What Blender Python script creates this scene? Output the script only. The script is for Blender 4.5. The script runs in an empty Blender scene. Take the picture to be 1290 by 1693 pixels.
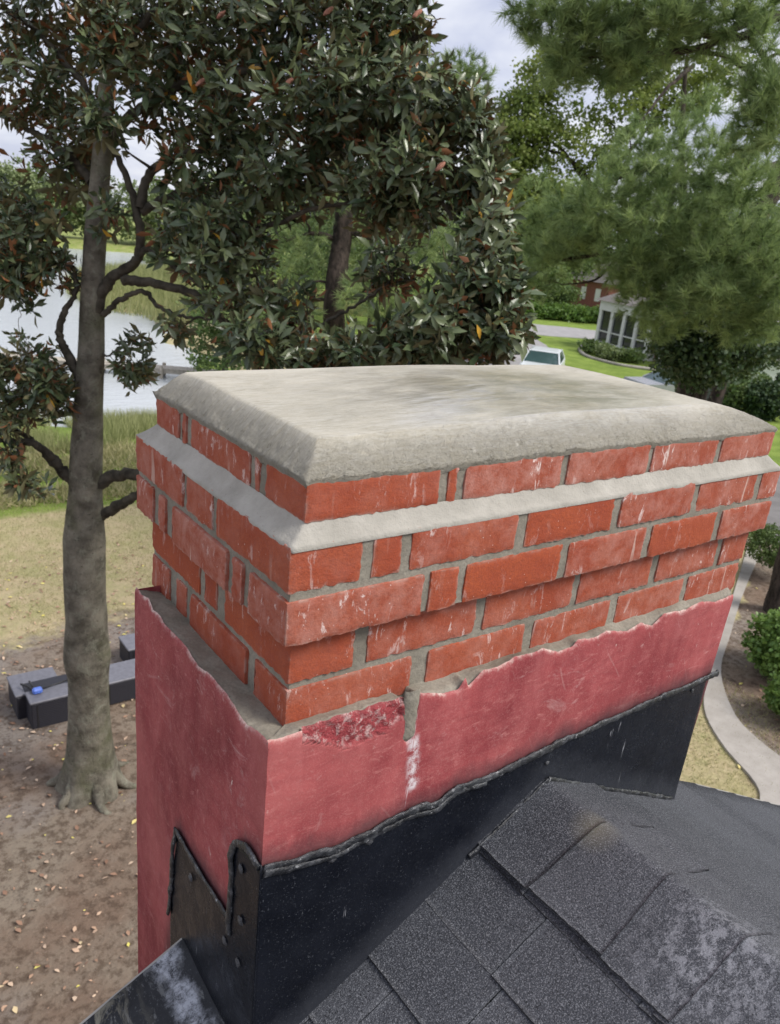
import bpy, math, random
import numpy as np
from mathutils import Matrix, Vector
rng = np.random.default_rng(7)
random.seed(7)
SC = bpy.context.scene
COL = SC.collection

# ------------------------------------------------------------------ camera
F = 1304.987
RC = np.array([[0.806978675822502, -0.5821584977497565, 0.09938259538524791],
               [-0.11920138922987052, -0.32537203524935465, -0.9380426789242383],
               [0.5784258341165529, 0.7451338954680826, -0.33196239583894216]])
TC = np.array([-0.14821831650834616, 0.3092060802745575, 1.1136706686650437])
CAM = -RC.T @ TC
cd = bpy.data.cameras.new('camera'); cam = bpy.data.objects.new('camera', cd); COL.objects.link(cam)
cd.sensor_fit = 'HORIZONTAL'; cd.sensor_width = 36.0; cd.lens = 36.0 * F / 1290
M3 = Matrix([[RC[0][i], -RC[1][i], -RC[2][i]] for i in range(3)])
cam.matrix_world = Matrix.Translation(Vector(CAM)) @ M3.to_4x4()
cd.clip_start = 0.05; cd.clip_end = 5000
cd.dof.use_dof = True; cd.dof.focus_distance = 1.45; cd.dof.aperture_fstop = 12.0
SC.camera = cam

# ------------------------------------------------------------------ world, sun, exposure
SUN_AZ = math.radians(142); SUN_EL = math.radians(48)
w = bpy.data.worlds.new('World'); SC.world = w; w.use_nodes = True
nt = w.node_tree; nt.nodes.clear()
def wn(t, **k):
    n = nt.nodes.new(t)
    for a, b in k.items(): setattr(n, a, b)
    return n
out = wn('ShaderNodeOutputWorld'); bg = wn('ShaderNodeBackground'); bg.inputs[1].default_value = 0.088
sky = wn('ShaderNodeTexSky', sky_type='NISHITA', sun_disc=False); sky.sun_elevation = SUN_EL; sky.sun_rotation = SUN_AZ
tc = wn('ShaderNodeTexCoord'); sx = wn('ShaderNodeSeparateXYZ'); nt.links.new(tc.outputs['Generated'], sx.inputs[0])
ad = wn('ShaderNodeMath', operation='ADD'); ad.inputs[1].default_value = 0.22; nt.links.new(sx.outputs[2], ad.inputs[0])
mxm = wn('ShaderNodeMath', operation='MAXIMUM'); mxm.inputs[1].default_value = 0.1; nt.links.new(ad.outputs[0], mxm.inputs[0])
cmb = wn('ShaderNodeCombineXYZ')
for i in (0, 1):
    dv = wn('ShaderNodeMath', operation='DIVIDE'); nt.links.new(sx.outputs[i], dv.inputs[0]); nt.links.new(mxm.outputs[0], dv.inputs[1]); nt.links.new(dv.outputs[0], cmb.inputs[i])
ns = wn('ShaderNodeTexNoise'); ns.inputs['Scale'].default_value = 1.7; ns.inputs['Detail'].default_value = 7; ns.inputs['Roughness'].default_value = .55; ns.inputs['Distortion'].default_value = .4
nt.links.new(cmb.outputs[0], ns.inputs['Vector'])
cr = wn('ShaderNodeValToRGB'); nt.links.new(ns.outputs[0], cr.inputs[0])
e = cr.color_ramp.elements; e[0].position = .38; e[0].color = (5.3, 5.6, 7.1, 1); e[1].position = .64; e[1].color = (8.6, 8.7, 9.2, 1)
mx = wn('ShaderNodeMix', data_type='RGBA'); mx.inputs[0].default_value = .86
nt.links.new(sky.outputs[0], mx.inputs[6]); nt.links.new(cr.outputs[0], mx.inputs[7]); nt.links.new(mx.outputs[2], bg.inputs[0]); nt.links.new(bg.outputs[0], out.inputs[0])
sd = bpy.data.lights.new('sun', 'SUN'); sun = bpy.data.objects.new('sun', sd); COL.objects.link(sun)
sd.energy = 2.8; sd.angle = math.radians(25); sd.color = (1, .95, .88)
sv = Vector((math.sin(SUN_AZ) * math.cos(SUN_EL), math.cos(SUN_AZ) * math.cos(SUN_EL), math.sin(SUN_EL)))
sun.rotation_euler = sv.to_track_quat('Z', 'Y').to_euler()
SC.view_settings.view_transform = 'Standard'; SC.view_settings.look = 'None'; SC.view_settings.gamma = 1
SC.view_settings.exposure = 0.45
SC.render.resolution_x = 780; SC.render.resolution_y = 1024
SC.cycles.max_bounces = 6; SC.cycles.use_denoising = True

# ------------------------------------------------------------------ measuring helpers (a pixel's ray met with a real plane or distance)
def ray(u, v): return RC.T @ np.array([(u - 645) / F, (v - 846.5) / F, 1.0])
def at(u, v, d): return CAM + d * ray(u, v)
def on(u, v, p, n):
    r = ray(u, v); n = np.array(n, float); return CAM + r * (np.dot(np.array(p, float) - CAM, n) / np.dot(r, n))
GZ = -5.3
def gr(u, v, z=GZ): return on(u, v, (0, 0, z), (0, 0, 1))

# ------------------------------------------------------------------ objects
def tag(o, label=None, cat=None, group=None, kind=None):
    if label: o['label'] = label
    if cat: o['category'] = cat
    if group: o['group'] = group
    if kind: o['kind'] = kind
    return o
def empty(name, loc, label, cat, group=None, rz=0):
    o = bpy.data.objects.new(name, None); COL.objects.link(o); o.location = Vector(loc); o.rotation_euler = (0, 0, rz)
    o.empty_display_size = .1
    bpy.context.view_layer.update()
    return tag(o, label, cat, group)
def mesh(name, verts, faces, mat=None, parent=None, smooth=False, attrs=None, local=False):
    V = np.asarray(verts, dtype=np.float32).reshape(-1, 3)
    me = bpy.data.meshes.new(name)
    if isinstance(faces, np.ndarray):
        faces = faces.astype(np.int32); k = faces.shape[1]; m = faces.shape[0]
        me.vertices.add(len(V)); me.vertices.foreach_set('co', V.ravel())
        me.loops.add(m * k); me.loops.foreach_set('vertex_index', faces.ravel())
        me.polygons.add(m); me.polygons.foreach_set('loop_start', np.arange(0, m * k, k, dtype=np.int32))
        me.update(calc_edges=True)
    else:
        me.from_pydata([tuple(map(float, v)) for v in V], [], [tuple(int(i) for i in f) for f in faces])
    if attrs:
        for an, av in attrs.items():
            av = np.asarray(av, dtype=np.float32)
            if av.ndim == 1:
                a = me.attributes.new(an, 'FLOAT', 'POINT'); a.data.foreach_set('value', av)
            else:
                a = me.attributes.new(an, 'FLOAT_VECTOR', 'POINT'); a.data.foreach_set('vector', av.ravel())
    if smooth: me.polygons.foreach_set('use_smooth', np.ones(len(me.polygons), dtype=bool))
    me.validate(verbose=False)
    o = bpy.data.objects.new(name, me); COL.objects.link(o)
    if mat: me.materials.append(mat)
    if parent is not None:
        o.parent = parent
        if not local: o.matrix_parent_inverse = parent.matrix_world.inverted()
    return o
class MB:                                            # collects shapes, links them as one mesh
    def __init__(s): s.v = []; s.f = []; s.a = []
    def add(s, v, f, a=0.0):
        b = len(s.v); v = [tuple(map(float, q)) for q in v]
        s.v += v; s.f += [tuple(int(i) + b for i in q) for q in f]; s.a += [a] * len(v)
    def box(s, x0, x1, y0, y1, z0, z1, a=0.0, bev=0.0):
        if bev > 0:
            pts = []; 
            for z, e in ((z0, bev), (z0 + bev, 0), (z1 - bev, 0), (z1, bev)):
                for x, y in ((x0 + e, y0 + bev), (x0 + bev, y0 + e), (x1 - bev, y0 + e), (x1 - e, y0 + bev), (x1 - e, y1 - bev), (x1 - bev, y1 - e), (x0 + bev, y1 - e), (x0 + e, y1 - bev)): pts.append((x, y, z))
            fs = [tuple(range(7, -1, -1)), tuple(range(24, 32))]
            for r in range(3):
                for k in range(8): fs.append((r * 8 + k, r * 8 + (k + 1) % 8, (r + 1) * 8 + (k + 1) % 8, (r + 1) * 8 + k))
            s.add(pts, fs, a); return
        s.add([(x, y, z) for z in (z0, z1) for x, y in ((x0, y0), (x1, y0), (x1, y1), (x0, y1))],
              [(3, 2, 1, 0), (4, 5, 6, 7), (0, 1, 5, 4), (1, 2, 6, 5), (2, 3, 7, 6), (3, 0, 4, 7)], a)
    def prism(s, poly, axis, a0, a1, a=0.0):          # poly in the two other axes, extruded along axis
        n = len(poly)
        def mk(p, q):
            if axis == 0: return (q, p[0], p[1])
            if axis == 1: return (p[0], q, p[1])
            return (p[0], p[1], q)
        v = [mk(p, a0) for p in poly] + [mk(p, a1) for p in poly]
        s.add(v, [tuple(range(n - 1, -1, -1)), tuple(range(n, 2 * n))] + [(i, (i + 1) % n, n + (i + 1) % n, n + i) for i in range(n)], a)
    def tube(s, pts, rad, n=8, a=0.0, cap=True):
        v, f = tube(pts, rad, n); s.add(v, f, a)
        if cap: m = len(pts); b = len(s.v) - m * n; s.f.append(tuple(b + i for i in range(n - 1, -1, -1))); s.f.append(tuple(b + (m - 1) * n + i for i in range(n)))
    def build(s, name, mat, parent=None, smooth=False, attr=None, local=False):
        return mesh(name, np.array(s.v), s.f, mat, parent, smooth, {attr: s.a} if attr else None, local)
def tube(pts, rad, n=8, jit=0.0, r=None):
    P = np.array(pts, float); m = len(P)
    R = np.full(m, rad) if np.isscalar(rad) else np.array(rad, float)
    T = np.gradient(P, axis=0); T /= np.linalg.norm(T, axis=1)[:, None] + 1e-12
    up = np.array([0, 0, 1.0]) if abs(T[0][2]) < .9 else np.array([1.0, 0, 0])
    V = np.zeros((m, n, 3)); ang = np.arange(n) * 2 * math.pi / n
    for i in range(m):
        a = np.cross(T[i], up); a /= np.linalg.norm(a) + 1e-12; b = np.cross(a, T[i]); up = b
        rr = R[i] * (1 + (jit * (r or rng).normal(size=n) if jit else 0))
        V[i] = P[i] + (np.cos(ang) * rr)[:, None] * a + (np.sin(ang) * rr)[:, None] * b
    f = []
    for i in range(m - 1):
        for k in range(n): f.append((i * n + k, i * n + (k + 1) % n, (i + 1) * n + (k + 1) % n, (i + 1) * n + k))
    return V.reshape(-1, 3), f
def smooth_path(pts, n):                              # Catmull-Rom
    P = np.array(pts, float); P = np.vstack([2 * P[0] - P[1], P, 2 * P[-1] - P[-2]]); o = []
    segs = len(P) - 3
    for t in np.linspace(0, segs - 1e-6, n):
        i = int(t); u = t - i; a, b, c, d = P[i:i + 4]
        o.append(.5 * (2 * b + (c - a) * u + (2 * a - 5 * b + 4 * c - d) * u * u + (3 * b - a - 3 * c + d) * u ** 3))
    return np.array(o)
def fbm(P, freq, seed=0, octv=4):                     # cheap smooth pseudo noise for displacement
    P = np.asarray(P, float) * freq; r = np.random.default_rng(seed); o = np.zeros(len(P)); am = 1.0; tot = 0
    for _ in range(octv):
        for _ in range(3):
            k = r.normal(size=3); k /= np.linalg.norm(k); ph = r.uniform(0, 6.28)
            o += am * np.sin(P @ k * 3.1 + ph + 1.7 * np.sin(P @ r.normal(size=3) * 1.3 + ph)) / 3
        tot += am; am *= .55; P = P * 2.03
    return o / tot
def grid_faces(nu, nv):
    i, j = np.meshgrid(np.arange(nu - 1), np.arange(nv - 1), indexing='ij'); a = (i * nv + j).ravel()
    return np.stack([a, a + nv, a + nv + 1, a + 1], 1)

# ------------------------------------------------------------------ materials
class NM:
    def __init__(s, name, rough=.8, spec=.5):
        s.m = bpy.data.materials.new(name); s.m.use_nodes = True; s.t = s.m.node_tree; s.b = s.t.nodes['Principled BSDF']
        s.b.inputs['Roughness'].default_value = rough; s.b.inputs['Specular IOR Level'].default_value = spec
        s.co = s.n('ShaderNodeTexCoord').outputs['Object']; s.h = None
    def n(s, t, **k):
        x = s.t.nodes.new(t)
        for a, b in k.items(): setattr(x, a, b)
        return x
    def put(s, inp, v):
        if hasattr(v, 'is_linked'): s.t.links.new(v, inp)
        elif isinstance(v, (tuple, list)) and len(v) == 3 and inp.type == 'RGBA': inp.default_value = (*v, 1)
        else: inp.default_value = v
    def map(s, scale, loc=(0, 0, 0), rot=(0, 0, 0), v=None):
        x = s.n('ShaderNodeMapping'); s.put(x.inputs[0], v or s.co); x.inputs['Scale'].default_value = scale; x.inputs['Location'].default_value = loc; x.inputs['Rotation'].default_value = rot; return x.outputs[0]
    def noise(s, sc, det=4, ro=.55, v=None, dist=0, stretch=None):
        x = s.n('ShaderNodeTexNoise'); s.put(x.inputs['Vector'], s.map(stretch, v=v) if stretch else (v or s.co))
        x.inputs['Scale'].default_value = sc; x.inputs['Detail'].default_value = det; x.inputs['Roughness'].default_value = ro; x.inputs['Distortion'].default_value = dist; return x.outputs[0]
    def voro(s, sc, v=None, feat='F1', outn='Distance'):
        x = s.n('ShaderNodeTexVoronoi', feature=feat); s.put(x.inputs['Vector'], v or s.co); x.inputs['Scale'].default_value = sc; return x.outputs[outn]
    def ramp(s, f, *st):
        x = s.n('ShaderNodeValToRGB'); s.put(x.inputs[0], f); e = x.color_ramp.elements
        while len(e) < len(st): e.new(.5)
        for q, (p, c) in zip(e, st): q.position = p; q.color = (c, c, c, 1) if not isinstance(c, tuple) else (*c, 1)
        return x.outputs[0]
    def mix(s, f, a, b, bt='MIX'):
        x = s.n('ShaderNodeMix', data_type='RGBA', blend_type=bt); s.put(x.inputs[0], f); s.put(x.inputs[6], a); s.put(x.inputs[7], b); return x.outputs[2]
    def math(s, op, a, b=0.0, clamp=False):
        x = s.n('ShaderNodeMath', operation=op, use_clamp=clamp); s.put(x.inputs[0], a); s.put(x.inputs[1], b); return x.outputs[0]
    def attr(s, nm, o='Fac'): return s.n('ShaderNodeAttribute', attribute_name=nm).outputs[o]
    def sep(s, v):
        x = s.n('ShaderNodeSeparateXYZ'); s.put(x.inputs[0], v); return x.outputs
    def dist(s, p, v=None):
        x = s.n('ShaderNodeVectorMath', operation='DISTANCE'); s.put(x.inputs[0], v or s.co); x.inputs[1].default_value = tuple(float(q) for q in p); return x.outputs['Value']
    def bump(s, h, st=.5, d=.01):
        x = s.n('ShaderNodeBump'); s.put(x.inputs['Height'], h); x.inputs['Strength'].default_value = st; x.inputs['Distance'].default_value = d
        if s.h: s.put(x.inputs['Normal'], s.h)
        s.h = x.outputs[0]; s.put(s.b.inputs['Normal'], s.h)
    def col(s, c): s.put(s.b.inputs['Base Color'], c); return s
    def rough(s, c): s.put(s.b.inputs['Roughness'], c); return s
def simple(name, c, rough=.7, var=.25, sc=6.0, spec=.5, bump=0, metal=0):
    m = NM(name, rough, spec); n = m.noise(sc, 5)
    m.col(m.mix(m.ramp(n, (.3, 0.0), (.7, 1.0)), tuple(q * (1 - var) for q in c), tuple(min(1, q * (1 + var)) for q in c)))
    m.b.inputs['Metallic'].default_value = metal
    if bump: m.bump(m.noise(sc * 6, 4), bump, .01)
    return m.m
MAT = {}
def mats():
    # brick: tint 0 = clean orange face, 1 = dusty pink face with lime bloom, also used to paint corbel shade contrast; seed shifts the pattern per brick
    m = NM('brick', .85, .3); t = m.attr('tint'); sd = m.attr('seed')
    cx = m.n('ShaderNodeCombineXYZ'); m.put(cx.inputs[0], sd); m.put(cx.inputs[1], sd); m.put(cx.inputs[2], sd)
    va = m.n('ShaderNodeVectorMath', operation='ADD'); m.put(va.inputs[0], m.co); m.put(va.inputs[1], cx.outputs[0]); v = va.outputs[0]
    c = m.mix(m.math('MULTIPLY', t, 1.0, True), (.42, .092, .034), (.39, .115, .068))
    c = m.mix(m.ramp(m.noise(9, 5, .6, v), (.35, 0.0), (.7, 1.0)), c, (.33, .062, .028))
    c = m.mix(m.ramp(m.noise(260, 3, .7, v), (.40, 0.0), (.62, .45)), c, (.25, .06, .04))
    dust = m.math('MULTIPLY', m.ramp(m.noise(24, 7, .72, v, .3), (.42, 0.0), (.72, 1.0)), m.math('MULTIPLY', t, .62))
    c = m.mix(dust, c, (.56, .30, .25))
    str_ = m.ramp(m.noise(30, 8, .75, v, .6, (1.6, 1.6, .55)), (.57, 0.0), (.63, 1.0))
    str_ = m.math('MULTIPLY', str_, m.ramp(m.noise(7, 2, .5, v), (.43, 0.0), (.55, 1.0)))
    c = m.mix(m.math('MULTIPLY', str_, m.math('ADD', m.math('MULTIPLY', t, .6), .25, True)), c, (.80, .68, .64))
    pt = m.ramp(m.voro(85, v), (.05, 1.0), (.11, 0.0))
    c = m.mix(m.math('MULTIPLY', pt, m.ramp(m.noise(13, 3, .5, v), (.50, 0.0), (.62, .7))), c, (.78, .66, .62))
    dr = m.ramp(m.noise(55, 2, .5, v, 0, (1, 1, .06)), (.66, 0.0), (.70, 1.0))
    c = m.mix(m.math('MULTIPLY', dr, m.math('MULTIPLY', t, m.ramp(m.noise(10, 2, .5, v), (.48, 0.0), (.60, .55)))), c, (.72, .62, .55))
    rim = m.ramp(m.attr('rim'), (.0, .5), (.002, .2), (.005, 0.0))
    c = m.mix(m.math('MULTIPLY', rim, m.ramp(m.noise(60, 4), (.45, 0.0), (.6, .8))), c, (.45, .38, .33))
    m.col(c); m.bump(m.noise(420, 4, .7, v), .45, .0018); m.bump(m.noise(50, 7, .75, v), .7, .004)
    MAT['brick'] = m.m
    # mortar
    m = NM('mortar', .9, .25); c = m.mix(m.ramp(m.noise(12, 5), (.35, 0.0), (.65, 1.0)), (.20, .182, .145), (.315, .29, .24))
    c = m.mix(m.ramp(m.noise(170, 3, .7), (.4, 0.0), (.65, .5)), c, (.16, .145, .12)); m.col(c)
    m.bump(m.noise(300, 4, .75), .5, .002); m.bump(m.noise(45, 5, .7), .6, .004); MAT['mortar'] = m.m
    m = NM('wash_mortar', .85, .3); c = m.mix(m.ramp(m.noise(14, 6, .65), (.3, 0.0), (.7, 1.0)), (.30, .285, .25), (.44, .42, .375))
    c = m.mix(m.ramp(m.voro(60), (.04, .8), (.07, 0.0)), c, (.25, .22, .19)); m.col(c)
    m.bump(m.noise(260, 4, .7), .4, .0015); m.bump(m.noise(26, 6, .7), .8, .006); MAT['wash'] = m.m
    # crown cement: troweled and damp in the middle, ragged on its sloping rim
    m = NM('crown_cement', .7, .6); rimv = m.attr('slope'); v = m.co
    big = m.ramp(m.noise(5.5, 5, .6, None, .8, (1, 1.6, 1)), (.35, 0.0), (.68, 1.0))
    c = m.mix(big, (.34, .31, .24), (.50, .46, .37))
    brush = m.noise(28, 6, .65, m.map((1, 7, 1), rot=(0, 0, .32)), 1.2)
    c = m.mix(m.ramp(brush, (.38, 0.0), (.66, .6)), c, (.58, .56, .50)); c = m.mix(m.ramp(m.noise(90, 5, .7, m.map((1, 9, 1), rot=(0, 0, .32)), 2), (.52, 0.0), (.70, .2)), c, (.22, .205, .165))
    olive = m.math('MULTIPLY', m.ramp(m.dist((.62, .34, .42), m.map((1, 1.4, 1))), (.16, 1.0), (.36, 0.0)), m.ramp(m.noise(8, 4, .6), (.38, .1), (.6, .6)))
    c = m.mix(olive, c, (.25, .215, .12))
    c = m.mix(m.math('MULTIPLY', rimv, m.ramp(m.noise(36, 6, .7), (.4, 0.0), (.62, .45))), c, (.42, .385, .30))
    pit = m.math('MULTIPLY', m.ramp(m.noise(75, 6, .8, None, .5, (.7, 1, 1)), (.57, 0.0), (.66, 1.0)), m.math('ADD', m.math('MULTIPLY', rimv, .55), .05, True))
    c = m.mix(pit, c, (.13, .12, .085)); m.col(c)
    wet = m.math('MULTIPLY', m.ramp(m.dist((.43, .22, .43), m.map((.8, 1.25, 1))), (.16, 1.0), (.40, 0.0)), m.ramp(m.noise(11, 5, .65, m.map((1, 2.2, 1), rot=(0, 0, .3))), (.32, .25), (.58, 1.0)))
    wet = m.math('MULTIPLY', wet, m.math('SUBTRACT', 1.0, rimv, True))
    m.rough(m.math('SUBTRACT', .76, m.math('MULTIPLY', wet, .35))); m.put(m.b.inputs['Coat Weight'], m.math('MULTIPLY', wet, 1.0)); m.b.inputs['Coat Roughness'].default_value = .12; m.b.inputs['Coat IOR'].default_value = 2.4
    m.bump(brush, .35, .003)
    hb = m.math('MULTIPLY', m.noise(80, 7, .8, None, .4), m.math('ADD', m.math('MULTIPLY', rimv, .9), .10, True)); m.bump(hb, 1.0, .017); m.bump(m.math('MULTIPLY', m.noise(34, 6, .7, None, .6), m.math('ADD', m.math('MULTIPLY', rimv, .9), .10, True)), .7, .02)
    m.bump(m.noise(420, 3, .7), .25, .001); MAT['crown'] = m.m
    # red painted render
    m = NM('red_painted_render', .78, .3); ed = m.attr('edge')
    c = m.mix(m.ramp(m.noise(5, 6, .6, None, .6, (1, 1, .8)), (.36, 0.0), (.62, 1.0)), (.20, .027, .034), (.35, .070, .074))
    c = m.mix(m.ramp(m.noise(22, 6, .7, None, .8, (1, 1, .3)), (.45, 0.0), (.75, .5)), c, (.48, .15, .15))
    c = m.mix(m.ramp(m.noise(15, 7, .7, m.map((.5, 1, 2.0), rot=(0, .35, 0)), 1.2), (.47, 0.0), (.68, .65)), c, (.22, .032, .040)); c = m.mix(m.ramp(m.noise(48, 7, .75, m.map((.5, 1, 1.6), rot=(0, .3, 0)), .6), (.56, 0.0), (.70, .5)), c, (.62, .27, .25))
    c = m.mix(m.ramp(m.noise(330, 2, .7), (.5, 0.0), (.68, .14)), c, (.70, .38, .34)); c = m.mix(m.ramp(m.noise(3.2, 5, .6, m.map((1, 1, 1), loc=(3, 2, 8))), (.45, 0.0), (.66, .40)), c, (.50, .16, .15))
    c = m.mix(m.math('MULTIPLY', m.ramp(m.noise(11, 8, .75, m.map((.7, 1, 1.4), rot=(0, .4, 0)), 1.0), (.58, 0.0), (.70, .6)), m.ramp(m.attr('edge'), (0, 1.0), (.25, .25))), c, (.68, .46, .44))
    sc = m.math('MULTIPLY', m.ramp(m.noise(26, 9, .8, None, .4, (1.3, 1.3, .8)), (.63, 0.0), (.70, 1.0)), m.ramp(m.noise(5, 2), (.48, 0.0), (.6, .85)))
    c = m.mix(sc, c, (.74, .60, .56))
    # scratches
    wv = m.n('ShaderNodeTexWave', wave_type='BANDS'); m.put(wv.inputs[0], m.map((1, 1, 1), rot=(.25, .55, 0))); wv.inputs['Scale'].default_value = 3.1; wv.inputs['Distortion'].default_value = 5; wv.inputs['Detail'].default_value = 2; wv.inputs['Detail Scale'].default_value = .7
    scr = m.math('MULTIPLY', m.ramp(wv.outputs[1], (.9994, 0.0), (1.0, 1.0)), m.ramp(m.noise(9, 5), (.54, 0.0), (.60, .12)))
    c = m.mix(scr, c, (.75, .58, .54))
    # black tar smears just above the metal
    tar = m.ramp(m.math('ADD', m.attr('tar'), m.math('MULTIPLY', m.noise(14, 5, .7, None, .4, (1, 1, .5)), .07)), (.035, .85), (.075, 0.0))
    c = m.mix(m.math('MULTIPLY', tar, .8), c, (.03, .03, .035))
    chip = m.ramp(m.math('ADD', ed, m.math('MULTIPLY', m.math('SUBTRACT', m.noise(70, 6, .75), .5), .03)), (.001, 1.0), (.005, 0.0))
    c = m.mix(m.math('MULTIPLY', chip, m.ramp(m.noise(17, 5, .7), (.40, .05), (.60, .75))), c, (.66, .56, .50))
    c = m.mix(m.math('MULTIPLY', m.attr('white'), m.ramp(m.noise(38, 7, .8), (.42, 0.0), (.54, .95))), c, (.66, .60, .62))
    sp = m.attr('spall'); c = m.mix(m.math('MULTIPLY', sp, .85), c, m.mix(m.ramp(m.noise(75, 6, .75, None, .4), (.50, 0.0), (.62, .9)), (.36, .055, .065), (.66, .48, .46)))
    m.col(c); m.rough(m.ramp(m.noise(9, 4), (.3, .62), (.7, .85)))
    m.bump(m.noise(330, 3, .7), .35, .0012); m.bump(m.noise(34, 6, .65), .45, .003)
    m.bump(m.math('MULTIPLY', m.noise(70, 6, .7), sp), 1.0, .012); MAT['render'] = m.m
    # black metal flashing, tar, sealant
    m = NM('black_flashing', .34, .22); c = m.mix(m.ramp(m.noise(8, 6, .65), (.35, 0.0), (.7, 1.0)), (.0035, .0045, .008), (.010, .012, .018))
    c = m.mix(m.ramp(m.noise(300, 2, .8), (.63, 0.0), (.70, .5)), c, (.13, .14, .16))
    c = m.mix(m.math('MULTIPLY', m.ramp(m.voro(42), (.02, 1.0), (.05, 0.0)), m.ramp(m.noise(7, 3), (.50, 0.0), (.64, .8))), c, (.22, .23, .25))
    st = m.math('MULTIPLY', m.ramp(m.noise(95, 3, .6, None, 0, (1, 1, .07)), (.67, 0.0), (.70, 1.0)), m.ramp(m.noise(14, 3), (.56, 0.0), (.62, .7)))
    c = m.mix(st, c, (.45, .46, .50))
    gd = m.ramp(m.math('ADD', m.attr('tar'), m.math('MULTIPLY', m.noise(22, 5, .7), .07)), (.05, .4), (.11, 0.0)); c = m.mix(gd, c, (.06, .065, .078)); m.col(c)
    m.rough(m.ramp(m.noise(26, 5, .7), (.35, .18), (.7, .42))); m.bump(m.noise(24, 6, .65), .6, .004); m.bump(m.noise(240, 3), .2, .001); MAT['flash'] = m.m
    m = NM('black_sealant', .28, .55); c = m.mix(m.ramp(m.noise(38, 6, .75), (.45, 0.0), (.66, 1.0)), (.012, .013, .016), (.075, .08, .09))
    c = m.mix(m.ramp(m.noise(90, 6, .8), (.58, 0.0), (.66, .8)), c, (.42, .43, .45)); m.col(c); m.bump(m.noise(120, 6, .7), .8, .004); MAT['seal'] = m.m
    m = NM('smeared_tar', .6, .3); v = m.map((1, 1, 1), rot=(0, 0, .5))
    c = m.mix(m.ramp(m.noise(7, 6, .7), (.4, 0.0), (.66, 1.0)), (.006, .007, .010), (.022, .024, .030))
    nearw = m.ramp(m.math('ADD', m.math('ABSOLUTE', m.math('ADD', m.sep(m.co)[0], .088)), m.math('MULTIPLY', m.math('SUBTRACT', m.noise(13, 5, .7), .5), .10)), (.006, .95), (.026, 0.0))
    c = m.mix(m.math('MULTIPLY', nearw, m.ramp(m.noise(40, 7, .8), (.38, 0.0), (.56, 1.0))), c, (.40, .42, .47))
    cr_ = m.math('MULTIPLY', m.ramp(m.math('ADD', m.sep(m.co)[0], .30), (.0, 1.0), (.17, 0.0)), m.ramp(m.noise(16, 7, .65, m.map((1.9, .8, 1), rot=(0, 0, -.7)), .6), (.50, 0.0), (.57, .9))); c = m.mix(cr_, c, (.34, .32, .25))
    c = m.mix(m.ramp(m.noise(22, 8, .75, m.map((2.2, .7, 1), rot=(0, 0, -.6)), 1.2), (.56, 0.0), (.62, .6)), c, (.16, .165, .17)); c = m.mix(m.ramp(m.noise(150, 4, .8), (.60, 0.0), (.68, .5)), c, (.22, .23, .25)); m.col(c); m.bump(m.noise(40, 6), .5, .004); MAT['tar'] = m.m
    # shingles
    m = NM('asphalt_shingle', .88, .3); t = m.attr('tint')
    c = m.mix(t, (.026, .029, .037), (.070, .074, .086))
    c = m.mix(m.ramp(m.noise(3.5, 5, .6), (.35, 0.0), (.65, .5)), c, (.085, .090, .105))
    c = m.mix(m.ramp(m.noise(400, 2, .85), (.51, 0.0), (.63, .85)), c, (.22, .228, .25))
    c = m.mix(m.ramp(m.noise(300, 2, .85, m.map((1, 1, 1), loc=(5, 5, 5))), (.36, .9), (.46, 0.0)), c, (.014, .015, .018))
    pw = on(1185, 1590, (.5, -.4, -.29), (-.45, 0, .9)); pw2 = on(985, 1372, (.56, -.1, -.27), (-.45, 0, .9))
    msk = m.math('MULTIPLY', m.ramp(m.dist(pw), (.03, 1.0), (.15, 0.0)), m.ramp(m.noise(38, 9, .85, m.map((1, 1.5, 1), rot=(0, 0, .5)), .2), (.49, 0.0), (.56, 1.0)))
    c = m.mix(m.math('MULTIPLY', msk, .55), c, (.38, .39, .43))
    c = m.mix(m.ramp(m.dist(pw2), (.0, .45), (.05, 0.0)), c, (.24, .22, .16))
    m.col(c); m.bump(m.noise(430, 2, .85), .9, .002); m.bump(m.noise(18, 4), .25, .004); MAT['shingle'] = m.m
    # bark
    m = NM('magnolia_bark', .9, .2); c = m.mix(m.ramp(m.noise(5, 6, .65), (.35, 0.0), (.65, 1.0)), (.080, .072, .056), (.235, .215, .170))
    c = m.mix(m.ramp(m.noise(9, 7, .75, None, .5), (.52, 0.0), (.62, .5)), c, (.28, .285, .22))
    c = m.mix(m.ramp(m.noise(2.3, 5, .6), (.5, 0.0), (.68, .6)), c, (.075, .082, .035))
    c = m.mix(m.ramp(m.noise(22, 3, .6, None, 0, (1, 1, 2)), (.64, 0.0), (.70, .8)), c, (.04, .034, .028)); m.col(c)
    m.bump(m.noise(28, 6, .7, None, .3, (1, 1, .6)), .8, .02); MAT['bark'] = m.m
    m = NM('limb_bark', .9, .2); c = m.mix(m.ramp(m.noise(8, 6, .65), (.35, 0.0), (.68, 1.0)), (.034, .030, .022), (.115, .102, .078)); m.col(c); m.bump(m.noise(40, 5), .6, .01); MAT['limb'] = m.m
    m = NM('pine_bark', .92, .2); c = m.mix(m.ramp(m.noise(9, 6, .7, None, .3, (1, 1, .35)), (.4, 0.0), (.62, 1.0)), (.022, .018, .015), (.080, .062, .052)); m.col(c); m.bump(m.noise(14, 6, .7, None, .4, (1, 1, .35)), 1, .04); MAT['pbark'] = m.m
    # magnolia leaf: glossy green above, felted rust or olive beneath
    m = NM('magnolia_leaf', .30, .45); t = m.attr('tint'); g = m.n('ShaderNodeNewGeometry').outputs['Backfacing']
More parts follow.
